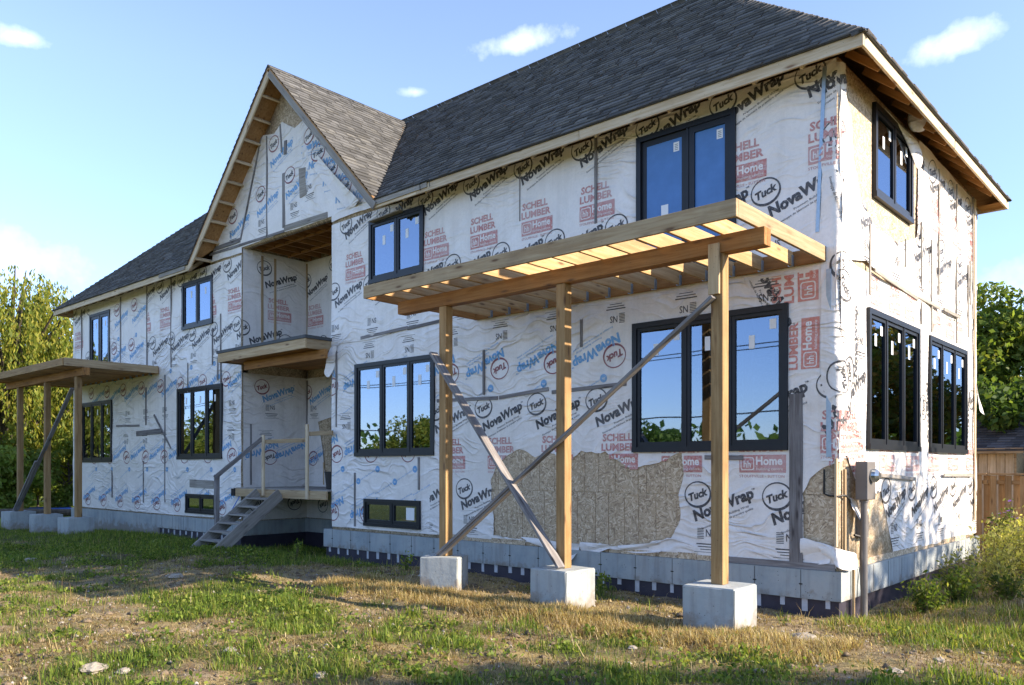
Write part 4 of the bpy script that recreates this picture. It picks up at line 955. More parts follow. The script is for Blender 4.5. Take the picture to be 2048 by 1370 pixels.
# ------------------------------------------------------------------ steps
ST = empty('wooden_steps', (-12.35, -1.0, -.45), 'weathered wooden steps with one handrail leading up to the entry deck', 'stairs')
for x in (-12.80, -11.92):
    a, b = Vector((x, -1.78, -.56)), Vector((x, -.17, .70)); lumber('stringer', a, b, .04, .26, W_STEP, ST)
for k in range(6):
    t = (k + .7) / 6.6; y = -1.62 + t * 1.42; z = -.38 + t * 1.12; lumber('tread', (-12.77, y, z), (-11.95, y, z), .25, .035, W_STEP, ST)
lumber('newel_post', (-12.88, -1.14, -.5), (-12.88, -1.14, 1.12), .09, .09, W_GREY, ST, up=(0, 1, 0))
lumber('handrail', (-12.82, -1.22, 1.05), (-12.66, -.16, 1.93), .04, .09, W_GREY, ST)

# ------------------------------------------------------------------ pergola porches
def pergola(ox, label, mirror, light):
    """ox: x of the end that faces the sun; runs 6 m towards -x"""
    P = empty('pergola_frame', (ox - 3, -1.2, -.4), label, 'pergola')
    L = 6.0; ya, yb = -2.42, -.0
    zt, zb = 3.985, 3.80; zm = (zt + zb) / 2
    lumber('rim_joist', (ox - L, -2.42, zm), (ox, -2.42, zm), .04, zt - zb, W_DRY if light else W_NEW, P)
    lumber('rim_joist', (ox - .02, -2.398, zm), (ox - .02, -.045, zm), .04, zt - zb, W_DRY, P)
    lumber('rim_joist', (ox - L + .02, -2.398, zm), (ox - L + .02, -.045, zm), .04, zt - zb, W_AMBER, P)
    lumber('ledger', (ox - L, -.055, zm - .003), (ox, -.055, zm - .003), .04, zt - zb, W_AMBER, P)
    n = 14
    for i in range(1, n + 1):
        x = ox - .02 - i * (L - .04) / (n + 1)
        lumber('joist', (x, -2.398, zm - .002), (x, -.078, zm - .002), .038, zt - zb - .006, W_JOIST, P)
        h = MB(); h.box(x - .03, x - .0195, -.125, -.077, zb - .004, zb + .13); h.box(x + .0195, x + .03, -.125, -.077, zb - .004, zb + .13); h.box(x - .03, x + .03, -.125, -.077, zb - .008, zb - .003); h.build('joist_hanger', GALV, P)
    if not light:
        for k in range(16): lumber('roof_board', (ox - L + .04, -2.3 + k * .15, zt + .012), (ox - .05, -2.3 + k * .15, zt + .012), .13, .018, W_DRY, P)
    for y in (-1.865, -1.945): lumber('beam', (ox - 5.75, y, 3.69), (ox + .12 if False else ox - (.0 if False else -.14) - .05, y, 3.69), .078, .19, W_AMBER, P)
    posts = [ox - .46, ox - 2.62, ox - 4.78]
    for i, x in enumerate(posts):
        o = lumber('post', (x, -1.90, .0), (x, -1.90, 3.594), .14, .14, W_NEW, P, up=(0, 1, 0))
        if light and i == 0: lumber('scab_board', (x - .02, -1.992, 3.15), (x - .02, -1.992, 3.70), .13, .035, W_DRY, P, up=(0, 1, 0))
    return P, posts
PG, posts = pergola(-.13, 'open timber pergola bolted beside the house corner, its rafters open to the sky', False, True)
lumber('brace', (-4.95, -2.02, .02), (-.60, -2.02, 3.12), .04, .09, W_GREY, PG, up=(0, 1, 0)).data
lumber('brace', (-5.0, -2.07, 2.92), (-2.66, -2.07, .02), .04, .14, W_GREY, PG, up=(0, 1, 0))
lumber('brace_splice', (-4.95, -2.0, -.02), (-3.55, -2.0, .98), .04, .09, W_GREY, PG, up=(0, 1, 0))
PG2, posts2 = pergola(-18.03, 'boarded timber pergola at the willow end of the house', True, False)
lumber('brace', (-22.8, -2.0, .0), (-18.6, -2.0, 3.3), .04, .10, W_GREY, PG2, up=(0, 1, 0)); lumber('brace', (-22.8, -2.045, .03), (-21.0, -2.045, 1.45), .04, .10, W_GREY, PG2, up=(0, 1, 0))
def pier(x, y, rot, zt, label, sz=.60):
    bm = bmesh.new(); bmesh.ops.create_cube(bm, size=1)
    for v in bm.verts: v.co = (v.co.x * sz, v.co.y * sz * .96, v.co.z * .95 - .475)
    bmesh.ops.bevel(bm, geom=list(bm.edges), offset=.012, segments=2, affect='EDGES')
    bmesh.ops.subdivide_edges(bm, edges=[e_ for e_ in bm.edges if e_.calc_length() > .3], cuts=3, use_grid_fill=True)
    r_ = random.Random(int(x * 10))
    for v in bm.verts: v.co += Vector((r_.uniform(-.004, .004), r_.uniform(-.004, .004), r_.uniform(-.002, .002)))
    me = bpy.data.meshes.new('concrete_pier'); bm.to_mesh(me); bm.free(); o = link('concrete_pier', me, CONC, None)
    o.matrix_basis = Matrix.Translation((x, y, zt)) @ Matrix.Rotation(rot, 4, 'Z'); return tag(o, label, 'pier', 'concrete piers under the pergola posts')
pier(-.58, -1.92, R(2), 0, 'concrete pier under the post nearest the sunlit house corner'); pier(-2.75, -1.92, R(-3), 0, 'concrete pier under the middle post where a brace lands, open pergola'); pier(-4.91, -1.93, R(28), 0, 'concrete pier turned askew under the post left of the crossed braces', .56)
pier(-18.55, -1.93, R(3), 0, 'concrete pier by the foundation under the boarded pergola', .66); pier(-20.65, -1.93, R(-6), 0, 'concrete pier under the middle post of the boarded pergola', .7); pier(-22.85, -1.93, R(4), 0, 'concrete pier under the outermost post of the boarded pergola', .7)

# ------------------------------------------------------------------ electric meter on its pole
MT = empty('electric_meter', (.28, .2, -.5), 'taupe electric meter box on a steel conduit by the sunlit corner', 'electric meter')
m = MB(); m.box(.10, .25, .30, .60, .87, 1.345); mb = m.build('meter_box', METER, MT); bv = mb.modifiers.new('b', 'BEVEL'); bv.width = .012; bv.segments = 2
m = MB(); m.tube([(.25, .45, 1.17), (.27, .45, 1.17), (.31, .45, 1.17), (.345, .45, 1.17)], [.085, .085, .08, .045], 20); m.build('meter_dial', CHROME, MT)
m = MB(); m.tube([(.175, .40, .88), (.175, .40, .2), (.175, .40, -.62)], .042, 16); m.build('conduit', METER, MT)
m = MB(); m.tube([(.175, .40, .95), (.175, .40, .86), (.175, .40, .84)], .055, 16); m.build('conduit_fitting', METER, MT)
m = MB(); m.box(.0, .10, .62, .80, .38, .66); m.build('junction_box', METER, MT)
m = MB(); m.tube([(.05, .66, .38), (.06, .62, .1), (.10, .52, -.2), (.14, .48, -.6)], .014, 6); m.build('cable', WIREM, MT)
lumber('conduit_board', (.09, .28, -.6), (.09, .28, .0), .03, .02, W_DRY, MT, up=(0, 1, 0))

# ------------------------------------------------------------------ fence and sheds behind the house
FN = empty('board_fence', (2, 9.6, -.5), 'cedar board on board fence behind the end of the house', 'fence')
fdir = Vector((1, -.30, 0)).normalized(); f0 = Vector((-.72, 10.25, 0)) - fdir * 7
fn_ = Vector((fdir.y, -fdir.x, 0))
for i in range(90):
    p = f0 + fdir * (i * .155); o_ = .0 if i % 2 else .035
    q = p + fn_ * (o_ if o_ else -.035); zt_ = 1.10 + random.uniform(-.012, .008)
    lumber('fence_board', (q.x, q.y, -.6), (q.x, q.y, zt_), .14 if not i % 2 else .16, .018, W_FENCE, FN, up=(fn_.x, fn_.y, 0))
for z in (.95, .1, -.3):
    for k in range(6): a = f0 + fdir * (k * 2.44); b = a + fdir * 2.43; lumber('rail', (a.x, a.y, z), (b.x, b.y, z), .032, .085, W_FENCE, FN)
for k in range(6): a = f0 + fdir * (k * 2.44); b = a + fdir * 2.43; lumber('cap_rail', (a.x, a.y, 1.13), (b.x, b.y, 1.13), .14, .035, W_FENCE, FN)
SH = empty('garden_shed', (-3, 15, -.5), 'low wooden shed with a shingled roof behind the cedar fence', 'shed')
m = MB(); SX0, SX1, SY0, SY1, SZ = -7.0, -.55, 14.0, 17.5, 1.75
m.box(SX0, SX1, SY0, SY1, -.6, SZ)
m.poly([(SX1, SY0, SZ), (SX1, SY1, SZ), (SX1, (SY0 + SY1) / 2, SZ + .95)]); m.poly([(SX0, SY0, SZ), (SX0, (SY0 + SY1) / 2, SZ + .95), (SX0, SY1, SZ)]); m.build('wall', W_DRY, SH)
for x in np.arange(SX0, SX1 - .05, .2): lumber('siding_board', (x + .1, SY0 - .012, -.55), (x + .1, SY0 - .012, SZ - .12), .188, .02, W_PALE, SH, up=(0, 1, 0))
lumber('fascia_board', (SX0 - .2, SY0 - .28, SZ - .05), (SX1 + .2, SY0 - .28, SZ - .05), .03, .14, W_DRY, SH)
Hs = H; H = SH
shingles('shingles', (SX0 - .25, SY0 - .3, SZ - .03), (1, 0, 0), (0, 1, .55), [(SX0 - .25, SY0 - .3, SZ - .03), (SX1 + .25, SY0 - .3, SZ - .03), (SX1 + .25, 15.75, SZ + 1.08), (SX0 - .25, 15.75, SZ + 1.08)], np.array((.085, .09, .105)), .4)
H = Hs
m = MB(); m.quadbox([(SX0 - .25, SY0 - .3, SZ - .06), (SX1 + .25, SY0 - .3, SZ - .06), (SX1 + .25, SY0 - .3, SZ - .035), (SX0 - .25, SY0 - .3, SZ - .035), (SX0 - .25, 15.75, SZ + 1.02), (SX1 + .25, 15.75, SZ + 1.02), (SX1 + .25, 15.75, SZ + 1.06), (SX0 - .25, 15.75, SZ + 1.06)])
m.quadbox([(SX0 - .25, SY1 + .3, SZ - .06), (SX1 + .25, SY1 + .3, SZ - .06), (SX1 + .25, SY1 + .3, SZ - .035), (SX0 - .25, SY1 + .3, SZ - .035), (SX0 - .25, 15.75, SZ + 1.02), (SX1 + .25, 15.75, SZ + 1.02), (SX1 + .25, 15.75, SZ + 1.06), (SX0 - .25, 15.75, SZ + 1.06)]); m.build('roof', TAR, SH)
BS = empty('blue_shed', (-4.6, 22, -.5), 'small light blue outbuilding half hidden by foliage beyond the shed', 'shed')
m = MB(); m.box(-6.4, -3.35, 21, 24, -.6, 3.5); m.poly([(-3.35, 21, 3.5), (-3.35, 24, 3.5), (-3.35, 22.5, 4.4)]); m.poly([(-6.4, 21, 3.5), (-6.4, 22.5, 4.4), (-6.4, 24, 3.5)]); m.build('wall', LBLUE, BS)
m = MB(); m.quadbox([(-6.6, 20.8, 3.4), (-3.15, 20.8, 3.4), (-3.15, 20.8, 3.46), (-6.6, 20.8, 3.46), (-6.6, 22.5, 4.42), (-3.15, 22.5, 4.42), (-3.15, 22.5, 4.5), (-6.6, 22.5, 4.5)]); m.quadbox([(-6.6, 24.2, 3.4), (-3.15, 24.2, 3.4), (-3.15, 24.2, 3.46), (-6.6, 24.2, 3.46), (-6.6, 22.5, 4.42), (-3.15, 22.5, 4.42), (-3.15, 22.5, 4.5), (-6.6, 22.5, 4.5)]); m.build('roof', TAR, BS)

# ------------------------------------------------------------------ vegetation
def leaves(P, size, cols, asp=1.7, droop=0.0, parent=None, name='crown', jit=.25):
    """one small quad per point, random facing"""
    n = len(P); a = rng.normal(size=(n, 3)); a /= np.linalg.norm(a, axis=1)[:, None]
    if droop: a[:, 2] -= droop; a /= np.linalg.norm(a, axis=1)[:, None]
    b = rng.normal(size=(n, 3)); b -= (b * a).sum(1)[:, None] * a; b /= np.linalg.norm(b, axis=1)[:, None]
    s = size * rng.uniform(.6, 1.4, n)[:, None]; L = a * s * asp * .5; B = b * s * .5
    V = np.stack([P - L, P - B * .9, P + L, P + B * .9], 1).reshape(-1, 3); F = np.arange(4 * n).reshape(-1, 4)
    c = cols[rng.integers(0, len(cols), n)] * rng.uniform(1 - jit, 1 + jit, (n, 1)); return quads_np(name, V, F, np.repeat(c, 4, 0), LEAF, parent)
GRN = np.array([(.065, .12, .025), (.085, .15, .03), (.11, .18, .035), (.05, .09, .02), (.14, .20, .04)])
YEL = np.array([(.21, .24, .035), (.27, .27, .04), (.16, .20, .03), (.31, .29, .05), (.11, .15, .025)])
AUT = np.array([(.22, .20, .035), (.32, .23, .04), (.36, .20, .04), (.13, .17, .03), (.25, .25, .045)])
def ptsphere(n, r=1.0, shell=.5):
    d = rng.normal(size=(n, 3)); d /= np.linalg.norm(d, axis=1)[:, None]; return d * (rng.uniform(shell, 1, n) ** .6)[:, None] * r
def tree(name, x, y, h, r, label, cat, pal, n=16000, leaf=.11, group=None, clumps=34, gap=.6, trunk=.22, low=.25, ovz=None):
    T_ = empty(name, (x, y, float(gh(x, y))), label, cat, group); z0 = float(gh(x, y))
    m = MB(); m.tube([(x, y, z0 - .2), (x + .1, y, z0 + h * .2), (x - .1, y + .1, z0 + h * .45), (x, y, z0 + h * .75)], [trunk, trunk * .8, trunk * .55, trunk * .2], 9)
    cz = z0 + h * (low + (1 - low) / 2); rz = h * (1 - low) / 2; C_ = []; 
    for i in range(clumps):
        d = ptsphere(1, 1, .35)[0]; wob = rng.uniform(.75, 1.08); c = np.array((x + d[0] * r * wob, y + d[1] * r * wob, cz + d[2] * rz * wob)); C_.append(c)
        if i % 2 == 0:
            s_ = Vector((x, y, z0 + h * rng.uniform(.25, .6))); e_ = Vector(c); mid_ = s_.lerp(e_, .5) + Vector((0, 0, .15 * r)); m.tube([s_, mid_, e_], [trunk * .38, trunk * .22, trunk * .06], 5)
    m.build('trunk', BARK, T_)
    C_ = np.array(C_); per = n // clumps; P = []
    for c in C_:
        rc = r * rng.uniform(.26, .46); q = ptsphere(per, 1, .15) * rc * np.array((1, 1, .75)); P.append(c + q)
    leaves(np.concatenate(P), leaf, pal * rng.uniform(.85, 1.15), parent=T_, asp=1.6)
    return T_
def willow(x, y, h, r, label, n=420, group=None, pal=YEL, leaf=.085, per=130):
    T_ = empty('willow_tree', (x, y, float(gh(x, y))), label, 'willow tree', group); z0 = float(gh(x, y)); m = MB()
    m.tube([(x, y, z0 - .2), (x + .2, y, z0 + h * .2), (x - .2, y, z0 + h * .45), (x, y, z0 + h * .8)], [.6, .5, .35, .12], 10); P = []
    for i in range(n):
        a = rng.uniform(0, 2 * math.pi); rr2 = r * math.sqrt(rng.uniform(.02, 1)); top = z0 + h * (1 - .42 * (rr2 / r) ** 2.2) * rng.uniform(.80, 1.0)
        cx, cy = x + rr2 * math.cos(a), y + rr2 * math.sin(a)
        if i % 16 == 0: m.tube([(x, y, z0 + h * rng.uniform(.25, .5)), ((x + cx) / 2, (y + cy) / 2, top * .8), (cx, cy, top)], [.2, .1, .02], 5)
        L = rng.uniform(.25, .85) * (top - z0 - .6); t = rng.uniform(0, 1, per) ** .9
        sw = rng.uniform(-.8, .8, 2); q = np.stack([cx + sw[0] * t * .8 + rng.normal(0, .09, per), cy + sw[1] * t * .8 + rng.normal(0, .09, per), top - t * L + .5 * np.sin(t * 3) * rng.uniform(0, .6)], 1); P.append(q)
    m.build('trunk', BARK, T_); leaves(np.concatenate(P), leaf, pal, asp=2.6, droop=1.6, parent=T_); return T_
def at(px, dist, z=0):  # a direction seen from the camera, at a distance
    d = fwd + rgt * ((px - 1024) / 1624.04); p = CAM + d * dist; return p.x, p.y
x, y = at(20, 36); willow(x, y, 11.3, 5.0, 'tall yellow green weeping willow beyond the boarded pergola', n=520)
x, y = at(-260, 44); willow(x, y, 13, 6.5, 'big weeping willow standing apart on the lawn side', n=300, per=70, leaf=.12)
willow(-45, -8.5, 9.5, 5, 'round weeping willow out in the yard beyond the pergola piers', n=260, per=80, leaf=.12)
for i_, yy_ in enumerate((-12.5, -16.5, -20)): tree('bush', -45, yy_, 4.6 - .3 * i_, 2.6, ('yellowing bush nearest the lone round willow', 'yellowing bush second from the round willow', 'yellowing bush third from the round willow')[i_], 'bush', YEL, n=8000, leaf=.13, low=.02, clumps=22, trunk=.08)
x, y = at(-700, 62); willow(x, y, 9, 6, 'low broad weeping willow far out on the lawn', n=220, per=60, leaf=.14)
x, y = at(140, 46); tree('maple_tree', x, y, 8.8, 3.6, 'dense green maple beside the tall willow', 'tree', YEL * .55 + GRN * .55, n=20000, leaf=.16)
for i, (px, d, h_, lab) in enumerate(((-10, 31, 2.6, 'dark green bush under the left edge of the willow'), (75, 38, 3.4, 'rounded bush seen between the pergola posts'), (135, 34, 3.6, 'dark leafy bush close to the house end behind the brace'), (190, 42, 5.0, 'tall bush hidden mostly behind the house end'))):
    x, y = at(px, d); tree('bush', x, y, h_, h_ * .62, lab, 'bush', GRN * .7 + YEL * .45, n=9000, leaf=.12, low=.02, clumps=22, trunk=.08)
x, y = at(1970, 27); tree('tall_tree', x, y, 8.4, 2.6, 'tall airy green tree behind the shed next to the house end', 'tree', GRN * .9 + YEL * .35, n=16000, leaf=.13, clumps=40, low=.1)
x, y = at(2110, 26); tree('tall_tree', x, y, 8.6, 2.6, 'tall green tree at the photo edge behind the fence', 'tree', GRN * .9 + YEL * .35, n=15000, leaf=.13, clumps=38, low=.1)
x, y = at(2010, 24); willow(x, y, 4.6, 1.35, 'small weeping willow directly behind the shed roof', n=170, per=110, leaf=.06, pal=YEL * 1.1)
x, y = at(2090, 22); tree('bush', x, y, 4.9, 1.8, 'dark bush above the shed at the photo edge', 'bush', GRN * .8, n=9000, leaf=.12, low=.1, clumps=20, trunk=.08)
# trees across the yard, seen in the glass, and those that throw the dappled shade
for (x, y, h_, r_, lab) in ((8.0, 18.0, 8.0, 3.2, 'autumn tinted tree beside the fence, mirrored in the end windows'), (12.5, 22, 8.5, 4.0, 'tall autumn tree deep in the side yard'), (6.5, 21, 8, 3.4, 'autumn tree behind the fence line')):
    tree('autumn_tree', x, y, h_, r_, lab, 'tree', AUT, n=15000, leaf=.15, clumps=36, low=.08)
tree('shade_tree', 13.9, -.4, 8.6, 2.0, 'slim shade tree at the street side of the yard', 'tree', GRN, n=3600, leaf=.14, clumps=26, low=.55)
tree('shade_tree', 14.6, 8.0, 8.9, 3.0, 'thin crowned shade tree in line with the end wall', 'tree', AUT, n=4200, leaf=.14, clumps=26, low=.6)
k = 0
for (x, y, h_, r_, pal, lab) in ((-50, -38, 6.5, 3.5, YEL, 'bushy yellow green tree across the road, farthest out'), (-38, -42, 5.0, 2.6, AUT, 'low autumn tree across the road'), (-27, -40, 5.2, 2.6, GRN, 'rounded green tree across the road'), (-14, -44, 5.6, 2.4, AUT, 'rounded autumn tree opposite the pergola'), (-20, -46, 3.5, 2.0, GRN, 'low green tree opposite the entry'), (-64, -30, 8, 5, YEL, 'broad yellow tree at the far bend'), (4, -48, 6, 3, GRN, 'green tree straight across the road')):
    tree('roadside_tree', x, y, h_, r_, lab, 'tree', pal, n=6500, leaf=.2, clumps=24, low=.1)
# far tree line all round the horizon
P = []; C3 = []
for i in range(900):
    a = rng.uniform(0, 2 * math.pi); d = rng.uniform(95, 140); hh = rng.uniform(4, 9); c = np.array((-5 + d * math.cos(a), d * math.sin(a), 0)); P.append(c + ptsphere(60, 1, .2) * np.array((4, 4, hh * .55)) + np.array((0, 0, hh * .45)))
fw_ = leaves(np.concatenate(P), .95, GRN * 1.1, name='distant_wood'); tag(fw_, 'distant woodland closing the horizon all round', 'wood', kind='stuff')
# overhead cables across the road (mirrored in the glass) and their poles
for i, x in enumerate((-70, -5, 45)):
    up_ = empty('utility_pole', (x, -40, -.5), ('utility pole far down the road', 'utility pole across the road from the house', 'utility pole up the road')[i], 'utility pole')
    m = MB(); m.tube([(x, -40, -.6), (x, -40, 5), (x, -40, 10)], [.16, .14, .11], 10); m.build('pole', BARK, up_); lumber('crossarm', (x, -41, 9.4), (x, -39, 9.4), .1, .1, W_GREY, up_)
for i, (yy, z0_, r_) in enumerate(((-40.0, 5.1, .05), (-39.2, 9.45, .035), (-40.8, 9.45, .035))):
    m = MB(); pts = []
    for j in range(60):
        x = -120 + j * 3.4; sp = (x + 70) % 60 / 60; pts.append((x, yy, z0_ - 1.3 * 4 * sp * (1 - sp) * .35))
    m.tube(pts, r_, 5); o = m.build('overhead_cable', WIREM); tag(o, ('thick low cable strung between the utility poles', 'thin high cable on the near end of the crossarms', 'thin high cable on the far end of the crossarms')[i], 'cable')
# lawn things far left
x, y = at(88, 33); m = MB(); m.tube([(0, 0, 0), (0, 0, .12), (0, 0, .25), (0, 0, .28)], [1.0, 1.1, 1.1, .9], 28); o = m.build('blue_object', BLUEP); o.location = (x, y, float(gh(x, y))); tag(o, 'round blue plastic pool on the lawn under the willow', 'pool')  # stands for an unidentified small blue object, shaped as a low tub
x0_, y0_ = at(-120, 28); x1_, y1_ = at(160, 30.5)
lg = MB(); lg.tube([(x0_, y0_, -.40), ((x0_ + x1_) / 2, (y0_ + y1_) / 2, -.36), (x1_, y1_, -.42)], [.17, .16, .13], 10); o = lg.build('log_edging', BARK); tag(o, 'long log lying along the edge of the lawn by the willow', 'log')

# ---- grass, straw and weeds round the house
def blades(n, xr, yr, keep, hgt, wid, cols, name, label, cat, lean=.5, flat=False, prob=None):
    X = rng.uniform(*xr, n); Y = rng.uniform(*yr, n)
    k = keep(X, Y); X, Y = X[k], Y[k]; n = len(X)
    Z = gh(X, Y) - .004; h_ = hgt * rng.uniform(.35, 1.5, n); w_ = wid * rng.uniform(.6, 1.4, n); a = rng.uniform(0, 2 * math.pi, n); d = np.stack([np.cos(a), np.sin(a), np.zeros(n)], 1)
    s = np.stack([-np.sin(a), np.cos(a), np.zeros(n)], 1); ln = rng.uniform(.15, 1.0, n) * lean
    B = np.stack([X, Y, Z], 1); up_ = np.array((0, 0, 1.0))
    m1 = B + up_ * (h_ * .55)[:, None] * (1 - ln[:, None] * .3) + d * (h_ * ln * .35)[:, None]; t1 = B + up_ * (h_ * (1 - ln * .55))[:, None] + d * (h_ * ln * .95)[:, None]
    V = np.stack([B - s * w_[:, None] / 2, B + s * w_[:, None] / 2, m1 + s * w_[:, None] * .4, m1 - s * w_[:, None] * .4, t1], 1).reshape(-1, 3)
    i0 = np.arange(n) * 5; F = np.concatenate([np.stack([i0, i0 + 1, i0 + 2], 1), np.stack([i0, i0 + 2, i0 + 3], 1), np.stack([i0 + 3, i0 + 2, i0 + 4], 1)])
    c = cols[rng.integers(0, len(cols), n)] * rng.uniform(.7, 1.3, (n, 1)); o = quads_np(name, V, F, np.repeat(c, 5, 0), LEAF, tri=True); return tag(o, label, cat, kind='stuff')
def inhouse(X, Y): return ((X > XL - .1) & (X < .08) & (Y > -.08) & ~((X > -13.8) & (X < -10.5))) | ((Y > 1.7) & (X < .08))
def view(X, Y):
    rx, ry = X - CAM.x, Y - CAM.y; dep = rx * fwd.x + ry * fwd.y; lat = rx * rgt.x + ry * rgt.y; return (dep > 4.6) & (np.abs(lat) < dep * .70 + .4)
def dist(X, Y): return np.hypot(X - CAM.x, Y - CAM.y)
GG = np.array([(.09, .15, .02), (.14, .20, .03), (.19, .25, .04), (.065, .105, .02), (.26, .28, .06)])
STR = np.array([(.42, .32, .14), (.52, .42, .21), (.32, .22, .10), (.60, .50, .30), (.17, .105, .05), (.30, .27, .10)])
def kg(X, Y):
    g = green(X, Y); p = sm(.50, .72, g + rng.uniform(-.08, .08, len(X))); return (rng.uniform(0, 1, len(X)) < p * np.clip(9 / dist(X, Y), .12, 1)) & view(X, Y) & ~inhouse(X, Y)
def ks(X, Y):
    g = green(X, Y); p = 1 - .75 * sm(.45, .65, g); p = p * (.35 + .65 * sm(.35, .55, vnoise(X, Y, 1.3, 9))); return (rng.uniform(0, 1, len(X)) < p * np.clip(9 / dist(X, Y), .1, 1)) & view(X, Y) & ~inhouse(X, Y)
blades(520000, (-24, 7), (-9, 2), kg, .075, .008, GG, 'grass', 'patchy green grass on the rough ground', 'grass', .9)
blades(560000, (-22, 7), (-9, 2), ks, .045, .008, np.concatenate([STR, STR * .45, STR * .7]), 'dry_grass', 'dry straw coloured grass lying on the bare ground', 'dry grass', 1.5)
blades(130000, (-6.5, 1), (-3.3, -1.9), lambda X, Y: (rng.uniform(0, 1, len(X)) < .55 * sm(-3.3, -2.7, Y) * sm(-1.95, -2.3, Y)), .11, .006, STR * 1.05, 'dry_grass', 'matted golden straw along the front of the piers', 'dry grass', 1.3)
def ktuft(X, Y): return (rng.uniform(0, 1, len(X)) < sm(.66, .80, vnoise(X, Y, 2.3, 11) * .6 + green(X, Y) * .55) * np.clip(9 / dist(X, Y), .1, 1)) & view(X, Y) & ~inhouse(X, Y)
blades(260000, (-20, 8), (-9, 1.5), ktuft, .13, .009, GG * 1.15, 'grass', 'taller bright green grass tufts in the yard', 'grass', .8)
def kstalk(X, Y): return (rng.uniform(0, 1, len(X)) < .5 * sm(.45, .7, vnoise(X, Y, .9, 12))) & view(X, Y) & ~inhouse(X, Y)
blades(9000, (-16, 8), (-9, 1.5), kstalk, .24, .006, STR, 'dry_grass', 'single dry stalks standing and lying in the yard', 'dry grass', 1.5)
blades(60000, (.2, 6), (-1.5, 9), lambda X, Y: rng.uniform(0, 1, len(X)) < .35 + .6 * vnoise(X, Y, 1.4, 13), .10, .008, np.concatenate([GG, STR * .8, YEL * .8]), 'grass', 'rank yellowing grass beside the end wall', 'grass', .9)
blades(90000, (-24, 9), (6, 16), lambda X, Y: (X > .2), .12, .012, GG * 1.1, 'grass', 'longer grass along the fence', 'grass')
blades(160000, (-44, -23), (-8, 14), lambda X, Y: rng.uniform(0, 1, len(X)) < .8 * (1 - sm(-29, -31, X) * sm(-6, -4.5, Y) * sm(2.5, 1.0, Y)), .09, .022, (YEL + GG) * .62, 'grass', 'sunlit lawn at the willow end', 'grass')
# broad-leaved ground weeds in tufts
P = []
for i in range(420):
    for _ in range(20):
        X, Y = rng.uniform(-16, 6), rng.uniform(-7.5, -1)
        if view(np.array([X]), np.array([Y]))[0] and green(X, Y) > .5: break
    n_ = rng.integers(12, 60); r_ = rng.uniform(.06, .30); q = rng.normal(0, r_ * .6, (n_, 3)); q[:, 2] = rng.uniform(.01, .09, n_); q[:, 0] += X; q[:, 1] += Y; q[:, 2] += gh(q[:, 0], q[:, 1]); P.append(q)
o = leaves(np.concatenate(P), .032, GG * 1.05, asp=1.4, name='ground_weeds'); tag(o, 'low broad leaved weeds scattered over the yard', 'weeds', kind='stuff')
# debris: small stones and chips too many to count
V = []; F = []; Cc_ = []; nn = 0
ico = [(0, 0, 1), (.9, 0, 0), (0, .9, 0), (-.9, 0, 0), (0, -.9, 0), (0, 0, -.4)]
icf = [(0, 1, 2), (0, 2, 3), (0, 3, 4), (0, 4, 1), (5, 2, 1), (5, 3, 2), (5, 4, 3), (5, 1, 4)]
for i in range(2600):
    X, Y = rng.uniform(-14, 6.5), rng.uniform(-8, -.2)
    if not view(np.array([X]), np.array([Y]))[0]: continue
    s = rng.uniform(.008, .03) * (1.6 if rng.random() < .06 else 1); z = float(gh(X, Y)); a = rng.uniform(.6, 1.5, 3)
    V += [(X + v[0] * s * a[0], Y + v[1] * s * a[1], z + v[2] * s * a[2] * .6) for v in ico]; F += [(nn + a_, nn + b_, nn + c_) for a_, b_, c_ in icf]; nn += 6; Cc_ += [np.array((.30, .27, .24)) * rng.uniform(.4, 1.5)] * 6
o = quads_np('gravel', np.array(V), np.array(F), np.array(Cc_), mat('stone_chip', lambda N, b, o: setb(N, b, col=N.add('VertexColor', layer_name='tone').outputs[0], rough=.9)), tri=True); tag(o, 'stone chips and clods strewn over the yard', 'gravel', kind='stuff')
CLOD = mat('earth_clod', lambda N, b, o: setb(N, b, col=N.ramp(N.noise(N.add('TexCoord').outputs['Object'], 14, 6, .7), [(.3, (.07, .05, .032)), (.7, (.27, .205, .135))]), rough=1.0, nrm=bump(N, N.noise(N.add('TexCoord').outputs['Object'], 40, 5), .02)))
V = []; F = []; nn = 0
for i in range(1500):
    X, Y = rng.uniform(-13, 6), rng.uniform(-8, -.3)
    if not view(np.array([X]), np.array([Y]))[0] or green(X, Y) > .62: continue
    s = rng.uniform(.02, .075); z = float(gh(X, Y)); a = rng.uniform(.6, 1.5, 3)
    V += [(X + (v[0] + rng.uniform(-.3, .3)) * s * a[0], Y + (v[1] + rng.uniform(-.3, .3)) * s * a[1], z + v[2] * s * a[2] * .45) for v in ico]; F += [(nn + a_, nn + b_, nn + c_) for a_, b_, c_ in icf]; nn += 6
o = quads_np('earth_clods', np.array(V), np.array(F), None, CLOD, tri=True); tag(o, 'crumbly clods of dug earth over the yard', 'earth', kind='stuff')
def groundat(px, py):
    z = -.45
    for _ in range(5):
        t = (CAM.z - z) * 1624.04 / (py - 935); p = CAM + (fwd + rgt * ((px - 1024) / 1624.04)) * t; z = float(gh(p.x, p.y))
    return p.x, p.y, z
STONE = mat('pale_stone', lambda N, b, o: setb(N, b, col=N.ramp(N.noise(N.add('TexCoord').outputs['Object'], 9, 6, .6), [(.3, (.20, .17, .135)), (.7, (.38, .34, .28))]), rough=.85, nrm=bump(N, N.noise(N.add('TexCoord').outputs['Object'], 30, 4), .01)))
